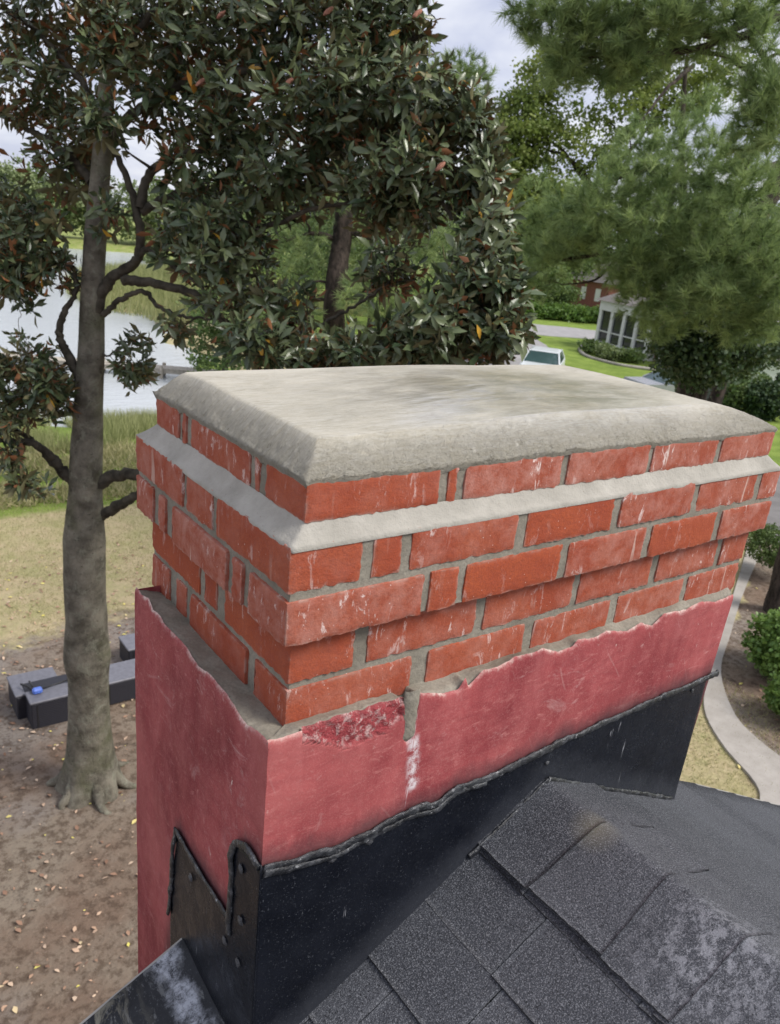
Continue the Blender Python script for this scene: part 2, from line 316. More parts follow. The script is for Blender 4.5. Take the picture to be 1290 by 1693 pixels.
    top = m.mix(m.ramp(t, (0, 0.0), (.9, 1.0)), (.042, .068, .032), (.140, .170, .078)); top = m.mix(m.ramp(t, (.982, 0.0), (.986, 1.0)), top, (.62, .36, .05))
    und = m.mix(m.ramp(t, (.55, 0.0), (.64, 1.0)), (.15, .14, .065), (.27, .115, .048)); und = m.mix(m.ramp(t, (.972, 0.0), (.98, 1.0)), und, (.60, .30, .05))
    m.col(m.mix(g, top, und)); m.rough(m.math('ADD', m.math('MULTIPLY', g, .4), .27)); m.bump(m.noise(60, 3), .3, .004); MAT['mleaf'] = m.m
    def leafy(name, a, b, rough=.6, tr=.25):
        m = NM(name, rough, .35); t = m.attr('tint'); c = m.mix(t, a, b); m.col(c)
        tl = m.n('ShaderNodeBsdfTranslucent'); m.put(tl.inputs[0], m.mix(.5, c, (.20, .26, .06))); ms = m.n('ShaderNodeMixShader'); ms.inputs[0].default_value = tr
        o = m.t.nodes['Material Output']; m.t.links.new(m.b.outputs[0], ms.inputs[1]); m.t.links.new(tl.outputs[0], ms.inputs[2]); m.t.links.new(ms.outputs[0], o.inputs[0]); return m.m
    MAT['needle'] = leafy('pine_needle', (.10, .175, .075), (.48, .60, .27), .5, .5)
    MAT['needle_far'] = leafy('pine_needle_distant', (.05, .095, .045), (.125, .20, .075), .6, .2)
    MAT['leaf_yellowgreen'] = leafy('yellow_green_leaf', (.10, .16, .04), (.30, .35, .09), .5, .4)
    MAT['leaf_green'] = leafy('green_leaf', (.06, .115, .038), (.18, .25, .08), .5, .3)
    MAT['leaf_pale'] = leafy('pale_green_leaf', (.13, .18, .08), (.28, .33, .15), .6, .3)
    MAT['leaf_dark'] = leafy('dark_green_leaf', (.018, .040, .018), (.055, .10, .035), .5, .15)
    MAT['leaf_shrub'] = leafy('bright_shrub_leaf', (.06, .13, .03), (.20, .32, .07), .45, .25)
    MAT['reed'] = leafy('reed_blade', (.17, .20, .07), (.48, .48, .24), .6, .3)
    MAT['grass'] = leafy('grass_blade', (.24, .25, .10), (.56, .48, .28), .6, .3)
    MAT['litter'] = NM('fallen_leaf', .7).col(None or (.5, .4, .3)).m
    m = NM('fallen_leaf_mixed', .7); m.col(m.ramp(m.attr('tint'), (0.0, (.20, .11, .07)), (.5, (.42, .26, .17)), (.85, (.62, .47, .34)), (.93, (.66, .58, .12)), (1.0, (.70, .62, .2)))); MAT['litter'] = m.m
    MAT['pod'] = simple('seed_pod', (.42, .19, .13), .8, .4, 60, bump=.8)
    # ground
    m = NM('ground', .95, .15); z = m.sep(m.attr('zone', 'Vector'))
    soil = m.mix(m.ramp(m.noise(.9, 6, .65), (.38, 0.0), (.62, 1.0)), (.225, .160, .118), (.29, .24, .185))
    soil = m.mix(m.ramp(m.noise(.5, 5, .6, m.map((1, 1, 1), loc=(4, 9, 0))), (.48, 0.0), (.60, .8)), soil, (.30, .265, .235))
    soil = m.mix(m.ramp(m.noise(9, 6, .75), (.47, 0.0), (.60, .75)), soil, (.10, .068, .048))
    soil = m.mix(m.ramp(m.noise(22, 6, .8), (.58, 0.0), (.68, .7)), soil, (.38, .30, .235))
    soil = m.mix(m.ramp(m.noise(2.2, 5, .7), (.60, 0.0), (.68, .6)), soil, (.055, .040, .032))
    tan = m.mix(m.ramp(m.noise(2.0, 6, .7), (.42, 0.0), (.64, 1.0)), (.50, .41, .25), (.38, .355, .17))
    tan = m.mix(m.ramp(m.noise(13, 6, .75), (.50, 0.0), (.66, .65)), tan, (.58, .49, .30))
    tan = m.mix(m.ramp(m.noise(8, 5, .75, m.map((1, 1, 1), loc=(7, 3, 0))), (.58, 0.0), (.70, .6)), tan, (.30, .23, .14))
    lush = m.mix(m.ramp(m.noise(1.1, 6, .7), (.35, 0.0), (.65, 1.0)), (.13, .20, .035), (.25, .33, .07))
    nz = m.math('MULTIPLY', m.math('SUBTRACT', m.noise(1.6, 6, .7), .5), 1.1)
    f1 = m.ramp(m.math('ADD', z[0], nz), (.38, 0.0), (.62, 1.0)); f2 = m.ramp(m.math('ADD', z[1], m.math('MULTIPLY', nz, .5)), (.4, 0.0), (.6, 1.0))
    m.col(m.mix(f2, m.mix(f1, soil, tan), lush)); m.bump(m.noise(14, 7, .8), .8, .05); m.bump(m.noise(3, 4), .5, .06); MAT['ground'] = m.m
    m = NM('water', .14, 1.0); m.col((.50, .53, .55)); m.b.inputs['IOR'].default_value = 1.33
    m.bump(m.noise(2.6, 4, .6, m.map((.55, 1.5, 1), rot=(0, 0, -.5))), .35, .12); m.bump(m.noise(9, 3, .6, m.map((.6, 1.4, 1), rot=(0, 0, -.4))), .25, .03); MAT['water'] = m.m
    m = NM('concrete_path', .9, .3); c = m.mix(m.ramp(m.noise(1.8, 6, .65), (.35, 0.0), (.65, 1.0)), (.30, .275, .245), (.42, .39, .355)); c = m.mix(m.ramp(m.noise(30, 5, .8), (.55, 0.0), (.7, .4)), c, (.22, .2, .175)); m.col(c); m.bump(m.noise(40, 4), .4, .005); MAT['conc'] = m.m
    MAT['road'] = simple('road_asphalt', (.32, .31, .31), .9, .15, 2)
    MAT['drive'] = simple('driveway_asphalt', (.19, .18, .175), .9, .2, 2)
    MAT['wood'] = simple('weathered_timber', (.40, .36, .30), .85, .25, 8)
    m = NM('dark_resin', .55, .4); c = m.mix(m.noise(20, 4), (.020, .020, .028), (.030, .030, .038)); m.col(c); m.bump(m.math('SINE', m.math('MULTIPLY', m.sep(m.co)[2], 260.0)), .3, .004); MAT['resin'] = m.m
    MAT['lid'] = simple('grey_lid', (.16, .16, .185), .5, .15, 20)
    MAT['white'] = simple('white_paint', (.72, .72, .72), .5, .08, 3)
    MAT['rbrick'] = simple('distant_red_brick', (.22, .085, .065), .9, .35, 5)
    MAT['roof2'] = simple('distant_roof_shingle', (.16, .145, .135), .9, .25, 4)
    MAT['dglass'] = simple('dark_glass', (.02, .025, .03), .1, .2, 2)
    MAT['cglass'] = simple('car_glass', (.05, .09, .09), .05, .1, 2)
    MAT['carw'] = simple('white_car_paint', (.70, .74, .76), .25, .03, 2); MAT['cars'] = simple('silver_car_paint', (.42, .43, .46), .25, .03, 2, metal=.5)
    MAT['tyre'] = simple('tyre_rubber', (.02, .02, .02), .8, .2, 9); MAT['rim'] = simple('wheel_rim', (.5, .5, .5), .35, .1, 9, metal=.8)
    MAT['lamp'] = simple('lamp_lens', (.6, .6, .6), .15, .1, 9); MAT['red'] = simple('tail_lens', (.4, .02, .02), .2, .1, 9)
    MAT['blue'] = simple('blue_plastic', (.10, .19, .62), .4, .2, 30); MAT['blk'] = simple('black_rubber', (.018, .018, .02), .5, .2, 30)
    MAT['trim'] = simple('grey_trim', (.30, .29, .27), .6, .15, 9); MAT['nail'] = simple('tarred_nail', (.07, .072, .08), .35, .4, 60, bump=.6)
mats()
# ------------------------------------------------------------------ ground, water, paths
def water_d(x, y):
    xr = np.interp(y, [26, 30, 45, 52, 60, 75, 88, 100, 128], [13.5, 14.5, 17, 19.2, 20, 24, 32, 37, 44])
    xr = xr + .5 * np.sin(y * .7) + .3 * np.sin(y * 1.9)
    near = y - (25.6 + .5 * np.sin(x * .5) + .25 * np.sin(x * 1.7)); far = (129 - .04 * x) - y
    d = np.minimum(np.minimum(near, far), xr - x)
    pen = np.hypot((x - 25.2) / 8.4, (y - 70 - 1.4 * (x - 24)) / 14)      # marsh spit on the right bank
    return np.minimum(d, (pen - 1) * 5)
def hgt(x, y):
    d = water_d(x, y); h = np.where(d < 0, np.interp(d, [-12, -7, -2, 0], [GZ, GZ - .12, GZ - .65, GZ - 1.02]), np.interp(d, [0, 3], [GZ - 1.02, GZ - 1.8]))
    return h + .025 * np.sin(x * 1.3 + 1) * np.sin(y * 1.1)
def axis(a, b, st, lim):
    c = np.arange(a, b, st); o = [b]; s = st
    while o[-1] < lim: s *= 1.22; o.append(o[-1] + s)
    q = [a]; s = st
    while q[-1] > -lim: s *= 1.22; q.append(q[-1] - s)
    return np.array(q[:0:-1] + list(c) + o)
xs = axis(-12, 62, .42, 1800); ys = axis(-14, 135, .42, 1800)
X, Y = np.meshgrid(xs, ys, indexing='ij'); Z = hgt(X, Y)
tanw = np.clip((Y - 9.0) / 2.2, 0, 1); tanw = np.where(X > 6, np.clip(tanw + .9, 0, 1), tanw)
tanw = np.clip(np.where(X > 5, np.maximum(tanw, np.clip((X - 4.5) / 1.5, 0, 1)), tanw), 0, 1)
# planting bed to the right of the walk is bare mulch
pc = np.array([gr(*q) for q in [(1250, 1300), (1222, 1230), (1190, 1175), (1180, 1120), (1198, 1055), (1220, 985), (1250, 905)]]); pc = pc[np.argsort(pc[:, 1])]
bed = (X > np.interp(Y, pc[:, 1], pc[:, 0])) & (X < 19) & (Y < pc[-1, 1] + .3) & (X > 8)
tanw = np.where(bed, .05, tanw)
lush = np.clip((Y - 14.3) / 1.6, 0, 1); lush = np.where(X > 16, np.clip((X - 19) / 5, 0, 1), lush); lush = np.where((Y > 100), .55, lush)
mesh('ground', np.stack([X, Y, Z], -1).reshape(-1, 3), grid_faces(len(xs), len(ys)), MAT['ground'], None, True,
     {'zone': np.stack([tanw, lush, 0 * X], -1).reshape(-1, 3)})['kind'] = 'structure'
wx = np.array([-600, -60, 70]); WX, WY = np.meshgrid(wx, np.array([22., 80, 134]), indexing='ij')
tag(mesh('water', np.stack([WX, WY, 0 * WX + GZ - 1.0], -1).reshape(-1, 3), grid_faces(3, 3), MAT['water']), kind='structure')
def strip(name, L, Rr, mat, dz=.02, th=.0):
    n = 40; A = smooth_path([gr(*p) for p in L], n); B = smooth_path([gr(*p) for p in Rr], n); k = 5
    V = np.array([[a + (b - a) * j / (k - 1) for j in range(k)] for a, b in zip(A, B)]); V[..., 2] = hgt(V[..., 0], V[..., 1]) + dz
    V = V.reshape(-1, 3); n2 = len(V); lo = V.copy(); lo[:, 2] -= .2
    f = [tuple(q) for q in grid_faces(n, k)]
    rim = [i * k for i in range(n)] + [(n - 1) * k + j for j in range(1, k)] + [i * k + k - 1 for i in range(n - 2, -1, -1)] + [j for j in range(k - 2, 0, -1)]
    for i in range(len(rim)): a, b = rim[i], rim[(i + 1) % len(rim)]; f.append((a, b, b + n2, a + n2))
    return tag(mesh(name, np.vstack([V, lo]), f, mat), kind='structure')
strip('garden_path', [(1236, 905), (1212, 985), (1188, 1060), (1168, 1130), (1166, 1180), (1197, 1238), (1250, 1300), (1256, 1345), (1262, 1500)],
      [(1262, 905), (1228, 985), (1208, 1050), (1192, 1110), (1214, 1180), (1250, 1222), (1292, 1256), (1345, 1300), (1440, 1450)], MAT['conc'], .035)
strip('driveway', [(1258, 862), (1262, 820), (1275, 795), (1320, 760), (1420, 720)], [(1292, 905), (1330, 880), (1380, 850), (1450, 820), (1600, 780)], MAT['drive'], .045)
strip('road', [(700, 519), (790, 528), (880, 536), (980, 546), (1100, 560), (1300, 590)], [(690, 531), (785, 543), (878, 553), (980, 562), (1100, 577), (1300, 606)], MAT['road'], .03)
strip('side_road', [(720, 552), (780, 552), (840, 556), (868, 556), (876, 557), (884, 560)], [(720, 640), (790, 640), (860, 640), (920, 634), (945, 620), (903, 572)][::1], MAT['road'], .045)

# ------------------------------------------------------------------ the chimney
ch = empty('chimney', (.54, .24, GZ), 'red brick chimney with corbelled courses, grey cement crown and red painted base', 'chimney')
COURSES = [   # z0, z1, ring (x0,y0,x1,y1), front spans, left spans
 (0.000, .064, (0, 0, 1.1426, .526), [(0, .220), (.252, .466), (.490, .698), (.720, .931), (.951, 1.1426)], [(0, .100), (.126, .340), (.361, .409), (.437, .526)]),
 (.075, .139, (0, 0, 1.1426, .526), [(0, .106), (.130, .342), (.363, .577), (.594, .805), (.826, 1.030), (1.048, 1.1426)], [(0, .210), (.238, .287), (.306, .526)]),
 (.150, .214, (-.021, -.022, 1.162, .549), [(-.021, .206), (.218, .273), (.288, .500), (.520, .729), (.747, .957), (.978, 1.162)], [(-.022, .091), (.110, .144), (.162, .374), (.404, .435), (.464, .549)]),
 (.225, .289, (-.020, -.021, 1.168, .549), [(-.020, .091), (.109, .158), (.175, .385), (.405, .618), (.638, .854), (.874, 1.079), (1.098, 1.168)], [(-.021, .203), (.220, .320), (.333, .549)]),
 (.3154, .3695, (.004, -.0055, 1.1296, .518), [(.004, .224), (.242, .259), (.275, .483), (.496, .709), (.722, .924), (.939, 1.1296)], [(-.0055, .105), (.122, .136), (.151, .364), (.382, .397), (.413, .518)])]
TINT = [[.45, .55, .6, .75, .7], [.15, .7, .55, .65, .9, .6], [.95, .12, .02, .8, .05, 1.0], [.3, .1, .6, .03, .85, .8, .9], [.3, .1, 1.3, 1.1, 1.0, .9]]  # near corner: pale corbel over redder course stands in for corbel shade
def brick_np(x0, x1, y0, y1, z0, z1, r):
    """a brick with worn, slightly wavy edges: a subdivided box"""
    st = .0065; nx = max(3, int((x1 - x0) / st)); ny = max(3, int((y1 - y0) / st)); nz = 10
    V = []; Fs = []; rim = []
    j = r.normal(0, .0007, 6); c = np.array([(x0 + x1) / 2, (y0 + y1) / 2, (z0 + z1) / 2]); hh = np.array([x1 - x0, y1 - y0, z1 - z0]) / 2
    ph = int(r.integers(1, 9999))
    def face(ax, sg, na, nb):
        o = [i for i in range(3) if i != ax]; a = np.linspace(-1, 1, na); b = np.linspace(-1, 1, nb); A, B = np.meshgrid(a, b, indexing='ij')
        P = np.zeros((na * nb, 3)); P[:, o[0]] = A.ravel() * hh[o[0]]; P[:, o[1]] = B.ravel() * hh[o[1]]; P[:, ax] = sg * hh[ax]
        g = grid_faces(na, nb); 
        flip = (sg > 0) == (ax == 1)
        if flip: g = g[:, ::-1]
        return P, g
    off = 0
    for ax, sg, na, nb in ((1, -1, nx, nz), (0, -1, ny, nz), (0, 1, ny, nz), (2, 1, nx, ny), (2, -1, nx, ny), (1, 1, 3, 3)):
        P, g = face(ax, sg, na, nb)
        d = np.sort(hh - np.abs(P), axis=1)[:, 1]
        rim.append(d)
        V.append(P); Fs.append(g + off); off += len(P)
    P = np.vstack(V); rim = np.concatenate(rim)
    q = hh - .0032; inner = np.clip(P, -q, q); dv = P - inner; L = np.linalg.norm(dv, axis=1)[:, None]
    P2 = inner + dv / np.maximum(L, 1e-9) * np.minimum(L, .0032)
    W = P2 + c
    n1 = fbm(W, 60, ph, 3); n2 = fbm(W, 150, ph + 1, 2); rr = np.exp(-rim / .004)
    P2 = P2 * (1 - ((rr * (.0013 * (n1 + .3) + .0014 * n2))[:, None] / hh)) 
    P2 += .0008 * np.stack([fbm(W, 18, ph + 2, 2), fbm(W, 18, ph + 3, 2), 0 * n1], 1)
    an = r.normal(0, .003); P2[:, 2] += P2[:, 0] * an * .5
    return P2 + c + np.array([r.normal(0, .0008), r.normal(0, .0008), r.normal(0, .0004)]), np.vstack(Fs), rim
r = np.random.default_rng(3)
for ci, (z0, z1, (x0, y0, x1, y1), fr, lf) in enumerate(COURSES):
    V = []; Fs = []; ti = []; se = []; ri = []; off = 0
    boxes = [(fr[0][0], fr[0][1], lf[0][0], lf[0][1], TINT[ci][0])]
    boxes += [(a, b, y0, y0 + .10, TINT[ci][i + 1]) for i, (a, b) in enumerate(fr[1:-1])]
    boxes += [(fr[-1][0], fr[-1][1], y0, y0 + .21, TINT[ci][-1])]
    boxes += [(x0, x0 + .10, a, b, [.5, .12, 1.0, .6, .6][ci] + r.uniform(-.12, .2)) for a, b in lf[1:]]  # left side: corbel tinted paler than course below, in place of its shade
    y = y0 + .228
    while y < y1 - .03: boxes.append((x1 - .1, x1, y, min(y + .205, y1), .8)); y += .222
    x = x0 + .118
    while x < x1 - .13: boxes.append((x, min(x + .205, x1 - .11), y1 - .1, y1, .8)); x += .222
    for (a, b, c, d, t) in boxes:
        v, f, rm = brick_np(a - .0008, b + .0008, c, d, z0 - .0010, z1 + .0010, r); V.append(v); Fs.append(f + off); off += len(v)
        ti.append(np.full(len(v), t)); se.append(np.full(len(v), r.uniform(0, 50))); ri.append(rm)
    mesh('brick_course', np.vstack(V), np.vstack(Fs), MAT['brick'], ch, True, {'tint': np.concatenate(ti), 'seed': np.concatenate(se), 'rim': np.concatenate(ri)})
# mortar behind and between the bricks: subdivided shells a few millimetres back from the brick faces
def shell(x0, x1, y0, y1, z0, z1, amp, seed, st=.008):
    V = []; Fs = []; off = 0; nx = int((x1 - x0) / st); ny = int((y1 - y0) / st); nz = max(4, int((z1 - z0) / .004))
    for k in range(6):
        if k < 2: a, b = np.meshgrid(np.linspace(x0, x1, nx), np.linspace(z0, z1, nz), indexing='ij'); P = np.stack([a, 0 * a + (y0, y1)[k], b], -1)
        elif k < 4: a, b = np.meshgrid(np.linspace(y0, y1, ny), np.linspace(z0, z1, nz), indexing='ij'); P = np.stack([0 * a + (x0, x1)[k - 2], a, b], -1)
        else: a, b = np.meshgrid(np.linspace(x0, x1, nx), np.linspace(y0, y1, ny), indexing='ij'); P = np.stack([a, b, 0 * a + (z0, z1)[k - 4]], -1)
        g = grid_faces(*a.shape)
        if k in (1, 2, 4): g = g[:, ::-1]
        P = P.reshape(-1, 3); V.append(P); Fs.append(g + off); off += len(P)
    P = np.vstack(V); P = P + amp * np.stack([fbm(P, 55, seed, 3), fbm(P, 55, seed + 1, 3), .4 * fbm(P, 55, seed + 2, 3)], 1); return P, np.vstack(Fs)
V = []; Fs = []; off = 0
for i, b in enumerate([(.0035, 1.139, .0035, .5225, -.012, .1515), (-.0165, 1.1580, -.0175, .5450, .1510, .287), (.0075, 1.126, -.002, .5145, .285, .372)]):
    v, f = shell(*b, .0014, 20 + i); V.append(v); Fs.append(f + off); off += len(v)
mesh('mortar_joints', np.vstack(V), np.vstack(Fs), MAT['mortar'], ch, True)
# ring-shaped mortar wash between the top course and the corbel
def ring_sheet(outer, inner, zo, zi, n=260, m=7, seed=0, amp=.0014, lip=.006):
    def rect(q, n):
        x0, y0, x1, y1 = q; c = np.array([(x0, y1), (x0, y0), (x1, y0), (x1, y1), (x0, y1)], float)
        t = np.linspace(0, 4, n); return np.array([c[min(int(s), 3)] + (c[min(int(s), 3) + 1] - c[min(int(s), 3)]) * (s - min(int(s), 3)) for s in t])
    A = rect(outer, n); B = rect(inner, n); P = np.zeros((n, m + 1, 3))
    for j in range(m):
        u = j / (m - 1); P[:, j + 1, :2] = A + (B - A) * u; P[:, j + 1, 2] = zo + (zi - zo) * (u ** 1.25)
    P[:, 0, :2] = A; P[:, 0, 2] = zo - lip
    P[:, 0, :2] += .0005
    q = P.reshape(-1, 3); w1 = fbm(q, 24, seed, 4); w2 = fbm(q, 9, seed + 4, 2); J = np.tile(np.arange(m + 1), n)
    q[:, 2] += amp * (w1 + .6 * w2) * (J > 0) + (J == 1) * .0012 * w1; q[:, 0] += .0011 * w1 * (J <= 1); q[:, 1] += .0013 * w1 * (J <= 1)
    return q, grid_faces(n, m + 1)
v, f = ring_sheet((-.0205, -.0215, 1.1685, .5495), (.006, -.0035, 1.127, .515), .2892, .3165, 520, 7, 5, .0024)
mesh('mortar_wash', v, f[:, ::-1], MAT['wash'], ch, True)
# cement crown
nx, ny = 340, 170
def crown():
    x0, x1, y0, y1 = .001, 1.1325, -.0085, .521
    tx = np.linspace(0, 1, nx); ty = np.linspace(0, 1, ny)
    tx = .5 - .5 * np.cos(np.pi * tx) if False else tx
    Xc, Yc = np.meshgrid(x0 + (x1 - x0) * tx, y0 + (y1 - y0) * ty, indexing='ij')
    dl = Xc - x0; df = Yc - y0; dr_ = x1 - Xc; db = y1 - Yc
    u = Xc / 1.13
    wf = .040 + .035 * u; wl = .040; wr = .17; wb = .05
    bl = lambda d, w, p: 1 - (1 - np.clip(d / w, 0, 1)) ** p
    s_l = bl(dl, wl, 1.02); s_f = bl(df, wf, 1.02 + .22 * u); s_r = bl(dr_, wr, 1.9); s_b = bl(db, wb, 1.6)
    s = np.minimum(np.minimum(s_l, s_f), np.minimum(s_r, s_b))
    k = 14; sm = -np.log(np.exp(-k * s_l) + np.exp(-k * s_f) + np.exp(-k * s_r) + np.exp(-k * s_b)) / k
    s = np.clip(.98 * s + .02 * np.clip(sm, 0, 1) * 1.05, 0, 1)
    d = np.minimum(np.minimum(dl, df), np.minimum(dr_, db))
    dome = .010 * np.sin(np.clip(u, 0, 1) * math.pi) ** .8 * np.sin(np.clip(df / (y1 - y0), 0, 1) * math.pi) ** .7
    base = .3725 + .0035 * np.exp(-((u - .47) / .2) ** 2) 
    Zc = base + .043 * s + dome
    slope = np.clip(1.25 - s * 1.2, 0, 1) * (s < .985)
    P = np.stack([Xc, Yc, Zc], -1).reshape(-1, 3); sl = slope.reshape(-1); dd = d.reshape(-1)
    w1 = fbm(P, 28, 31, 4); w2 = fbm(P, 95, 32, 3); w3 = fbm(P, 5, 33, 2)
    P[:, 2] += w3 * .0018 + sl * (.0022 * w1 + .0020 * w2) + .0004 * fbm(P * [1, 4, 1], 14, 35, 3)
    e = np.exp(-dd / .004); ex = (Xc.reshape(-1) - .56); sgx = np.sign(ex) * (np.minimum(dl, dr_).reshape(-1) < .004); sgy = np.sign(Yc.reshape(-1) - .25) * (np.minimum(df, db).reshape(-1) < .004)
    P[:, 0] += sgx * .0018 * (w1 + w2) * e; P[:, 1] += sgy * .0022 * (w1 + w2) * e; P[:, 2] += e * (.0035 * fbm(P, 22, 36, 3) + .0022 * w2)
    top = P.reshape(nx, ny, 3); f = grid_faces(nx, ny)
    rim = [(i, 0) for i in range(nx)] + [(nx - 1, j) for j in range(1, ny)] + [(i, ny - 1) for i in range(nx - 2, -1, -1)] + [(0, j) for j in range(ny - 2, 0, -1)]
    idx = np.array([i * ny + j for i, j in rim]); lo = P[idx].copy(); lo[:, 2] -= .012; lo[:, 0] += (.56 - lo[:, 0]) * .008; lo[:, 1] += (.25 - lo[:, 1]) * .018
    n0 = len(P); m = len(rim); k = np.arange(m); fr = np.stack([idx, n0 + k, n0 + (k + 1) % m, np.roll(idx, -1)], 1)
    Vv = np.vstack([P, lo]); return Vv, np.vstack([f, fr]), np.concatenate([sl, np.ones(m)])
v, f, a = crown(); mesh('cement_crown', v, f, MAT['crown'], ch, True, {'slope': a})
# ------ base faces. front plane leans slightly against the brick face; left plane is flat
NX, NY = -.049, -.042; RXc, RYc = 1.117, -.0165
FN = np.array([-(RYc - NY), (RXc - NX), 0.0]); FN /= np.linalg.norm(FN)          # points inward (+y)
def front_y(x): return NY + (RYc - NY) * (x - NX) / (RXc - NX)
def on_front(u, v, o=0): return on(u, v, np.array([NX, NY, 0]) - FN * o, FN)
def on_left(u, v, o=0): return on(u, v, (NX - o, 0, 0), (1, 0, 0))
topf = np.array([on_front(*p) for p in [(442, 1228), (458, 1224), (478, 1219), (497, 1212), (520, 1204), (560, 1191), (600, 1180), (640, 1166), (662, 1160), (712, 1147), (735, 1148), (760, 1141), (776, 1137), (772, 1122), (800, 1111), (828, 1103), (857, 1086), (880, 1082), (900, 1073), (925, 1079), (950, 1070), (958, 1059), (985, 1056), (1005, 1044), (1040, 1045), (1062, 1030), (1080, 1036), (1100, 1016), (1135, 1009), (1160, 996), (1185, 996), (1212, 984)]])
topf = np.vstack([topf[(topf[:, 0] < .186) | (topf[:, 0] > .218)], [(.187, 0, .018), (.1905, 0, -.052), (.199, 0, -.064), (.209, 0, -.055), (.2125, 0, .019)]])
topl = np.array([on_left(*p) for p in [(440, 1228), (430, 1217), (420, 1208), (404, 1200), (390, 1181), (384, 1168), (372, 1149), (360, 1136), (345, 1116), (330, 1106), (316, 1090), (306, 1072), (290, 1054), (272, 1036), (262, 1018), (250, 1008), (243, 990), (232, 984), (222, 970)]])
roofz = lambda x: -.274 - .505 * np.abs(x - .56)
ftop = [on_front(*p)[[0, 2]] for p in [(434, 1431), (475, 1421), (520, 1407), (560, 1396), (600, 1376), (640, 1357), (680, 1334), (720, 1324), (752, 1300), (800, 1284), (850, 1261), (900, 1236), (950, 1212), (1000, 1190), (1050, 1168), (1090, 1150), (1140, 1130), (1182, 1110)]]
ftop = np.array(ftop)
xe0, xe1 = .5, 1.12
nxf, nzf = 330, 150
def base_front():
    gx = np.linspace(NX, RXc, nxf); o = np.argsort(topf[:, 0]); zt = np.interp(gx, topf[o, 0], topf[o, 2])
    zt = zt + .0022 * fbm(np.stack([gx, 0 * gx, 0 * gx], 1), 70, 3, 3)
    V = np.zeros((nxf, nzf, 3)); E = np.zeros((nxf, nzf)); T = E.copy(); S = E.copy(); Wt = E.copy()
    for i, x in enumerate(gx):
        t = np.linspace(0, 1, nzf) ** 1.6; z = zt[i] - t * (zt[i] + 1.25)
        taper = -.055 * np.clip((.0 - z) / 1.0, 0, 1) * np.clip((x - .2) / .9, 0, 1)
        V[i, :, 0] = x + taper; V[i, :, 1] = front_y(x); V[i, :, 2] = z; E[i] = zt[i] - z
    q = V.reshape(-1, 3); z = q[:, 2]; x = q[:, 0]
    ft = np.interp(x, ftop[:, 0], ftop[:, 1]); T = np.clip(z - ft, 0, 1)
    n = fbm(q, 9, 8, 3); n2 = fbm(q, 40, 9, 3)
    lo = np.interp(x, [.0, .01, .08, .15, .175, .19], [.012, .004, -.030, -.032, -.022, -.01])
    n4 = fbm(q, 19, 77, 3); sp = np.clip((z - (lo - .001 + .003 * n2 + .007 * n4)) / .005, 0, 1) * np.clip((x - (.004 + .002 * n2)) / .004, 0, 1) * np.clip((.186 + .003 * n2 - x) / .004, 0, 1)
    q[:, 1] += sp * (.007 + .0045 * n2 + .003 * fbm(q, 120, 10, 3)) + .0012 * n + .0003 * n2
    Wt = np.clip(1 - np.abs(x - (.213 - (z + .07) * .10 + .003 * n2)) / .016, 0, 1) * np.clip((-.052 - z) / .012, 0, 1) * np.clip((z + .165) / .012, 0, 1)
    Wt = np.clip(Wt * 1.6 + .35 * n2 * (Wt > 0), 0, 1)
    e = E.reshape(-1); q[:, 1] += .0035 * np.exp(-e / .0035)
    return q, grid_faces(nxf, nzf)[:, ::-1], dict(edge=e, tar=T, spall=sp, white=Wt), V[:, 0].copy()
v, f, at_, rimF = base_front()
nyl = 170
gy = np.linspace(NY, .478, nyl); o = np.argsort(topl[:, 1]); zt = np.interp(gy, topl[o, 1], topl[o, 2]) + .0022 * fbm(np.stack([gy, 0 * gy, 0 * gy], 1), 70, 4, 3)
V2 = np.zeros((nyl, 150, 3)); E2 = np.zeros((nyl, 150))
zig = np.array([(-.043, -.176), (.011, -.182), (.034, -.205), (.036, -.235), (.036, -.350), (.04, -.354), (.259, -.355), (.262, -.38), (.284, -.536), (.306, -.663)])
for i, y in enumerate(gy):
    t = np.linspace(0, 1, 150) ** 1.4; z = zt[i] - t * (zt[i] + 5.35 if False else zt[i] + 1.45)
    V2[i, :, 0] = NX; V2[i, :, 1] = y; V2[i, :, 2] = z; E2[i] = zt[i] - z
q2 = V2.reshape(-1, 3)
z_t = np.interp(q2[:, 1], [-.05, .011, .036, .037, .26, .284, .306], [-.178, -.184, -.22, -.354, -.356, -.536, -.70]); T2 = np.clip(q2[:, 2] - z_t, 0, 1)
yb_ = np.interp(-q2[:, 2], [.355, .38, .536, .70], [.259, .262, .284, .306]); T2 = np.where(q2[:, 1] > .259, np.hypot(np.maximum(0, q2[:, 1] - yb_), np.maximum(0, q2[:, 2] + .355)) + .012, T2)
rimL = V2[:, 0].copy(); n = fbm(q2, 9, 12, 3); q2[:, 0] += .0016 * n + .0004 * fbm(q2, 40, 13, 3) + .0035 * np.exp(-E2.reshape(-1) / .0035)
o1 = len(v); z0_ = np.zeros(len(q2))
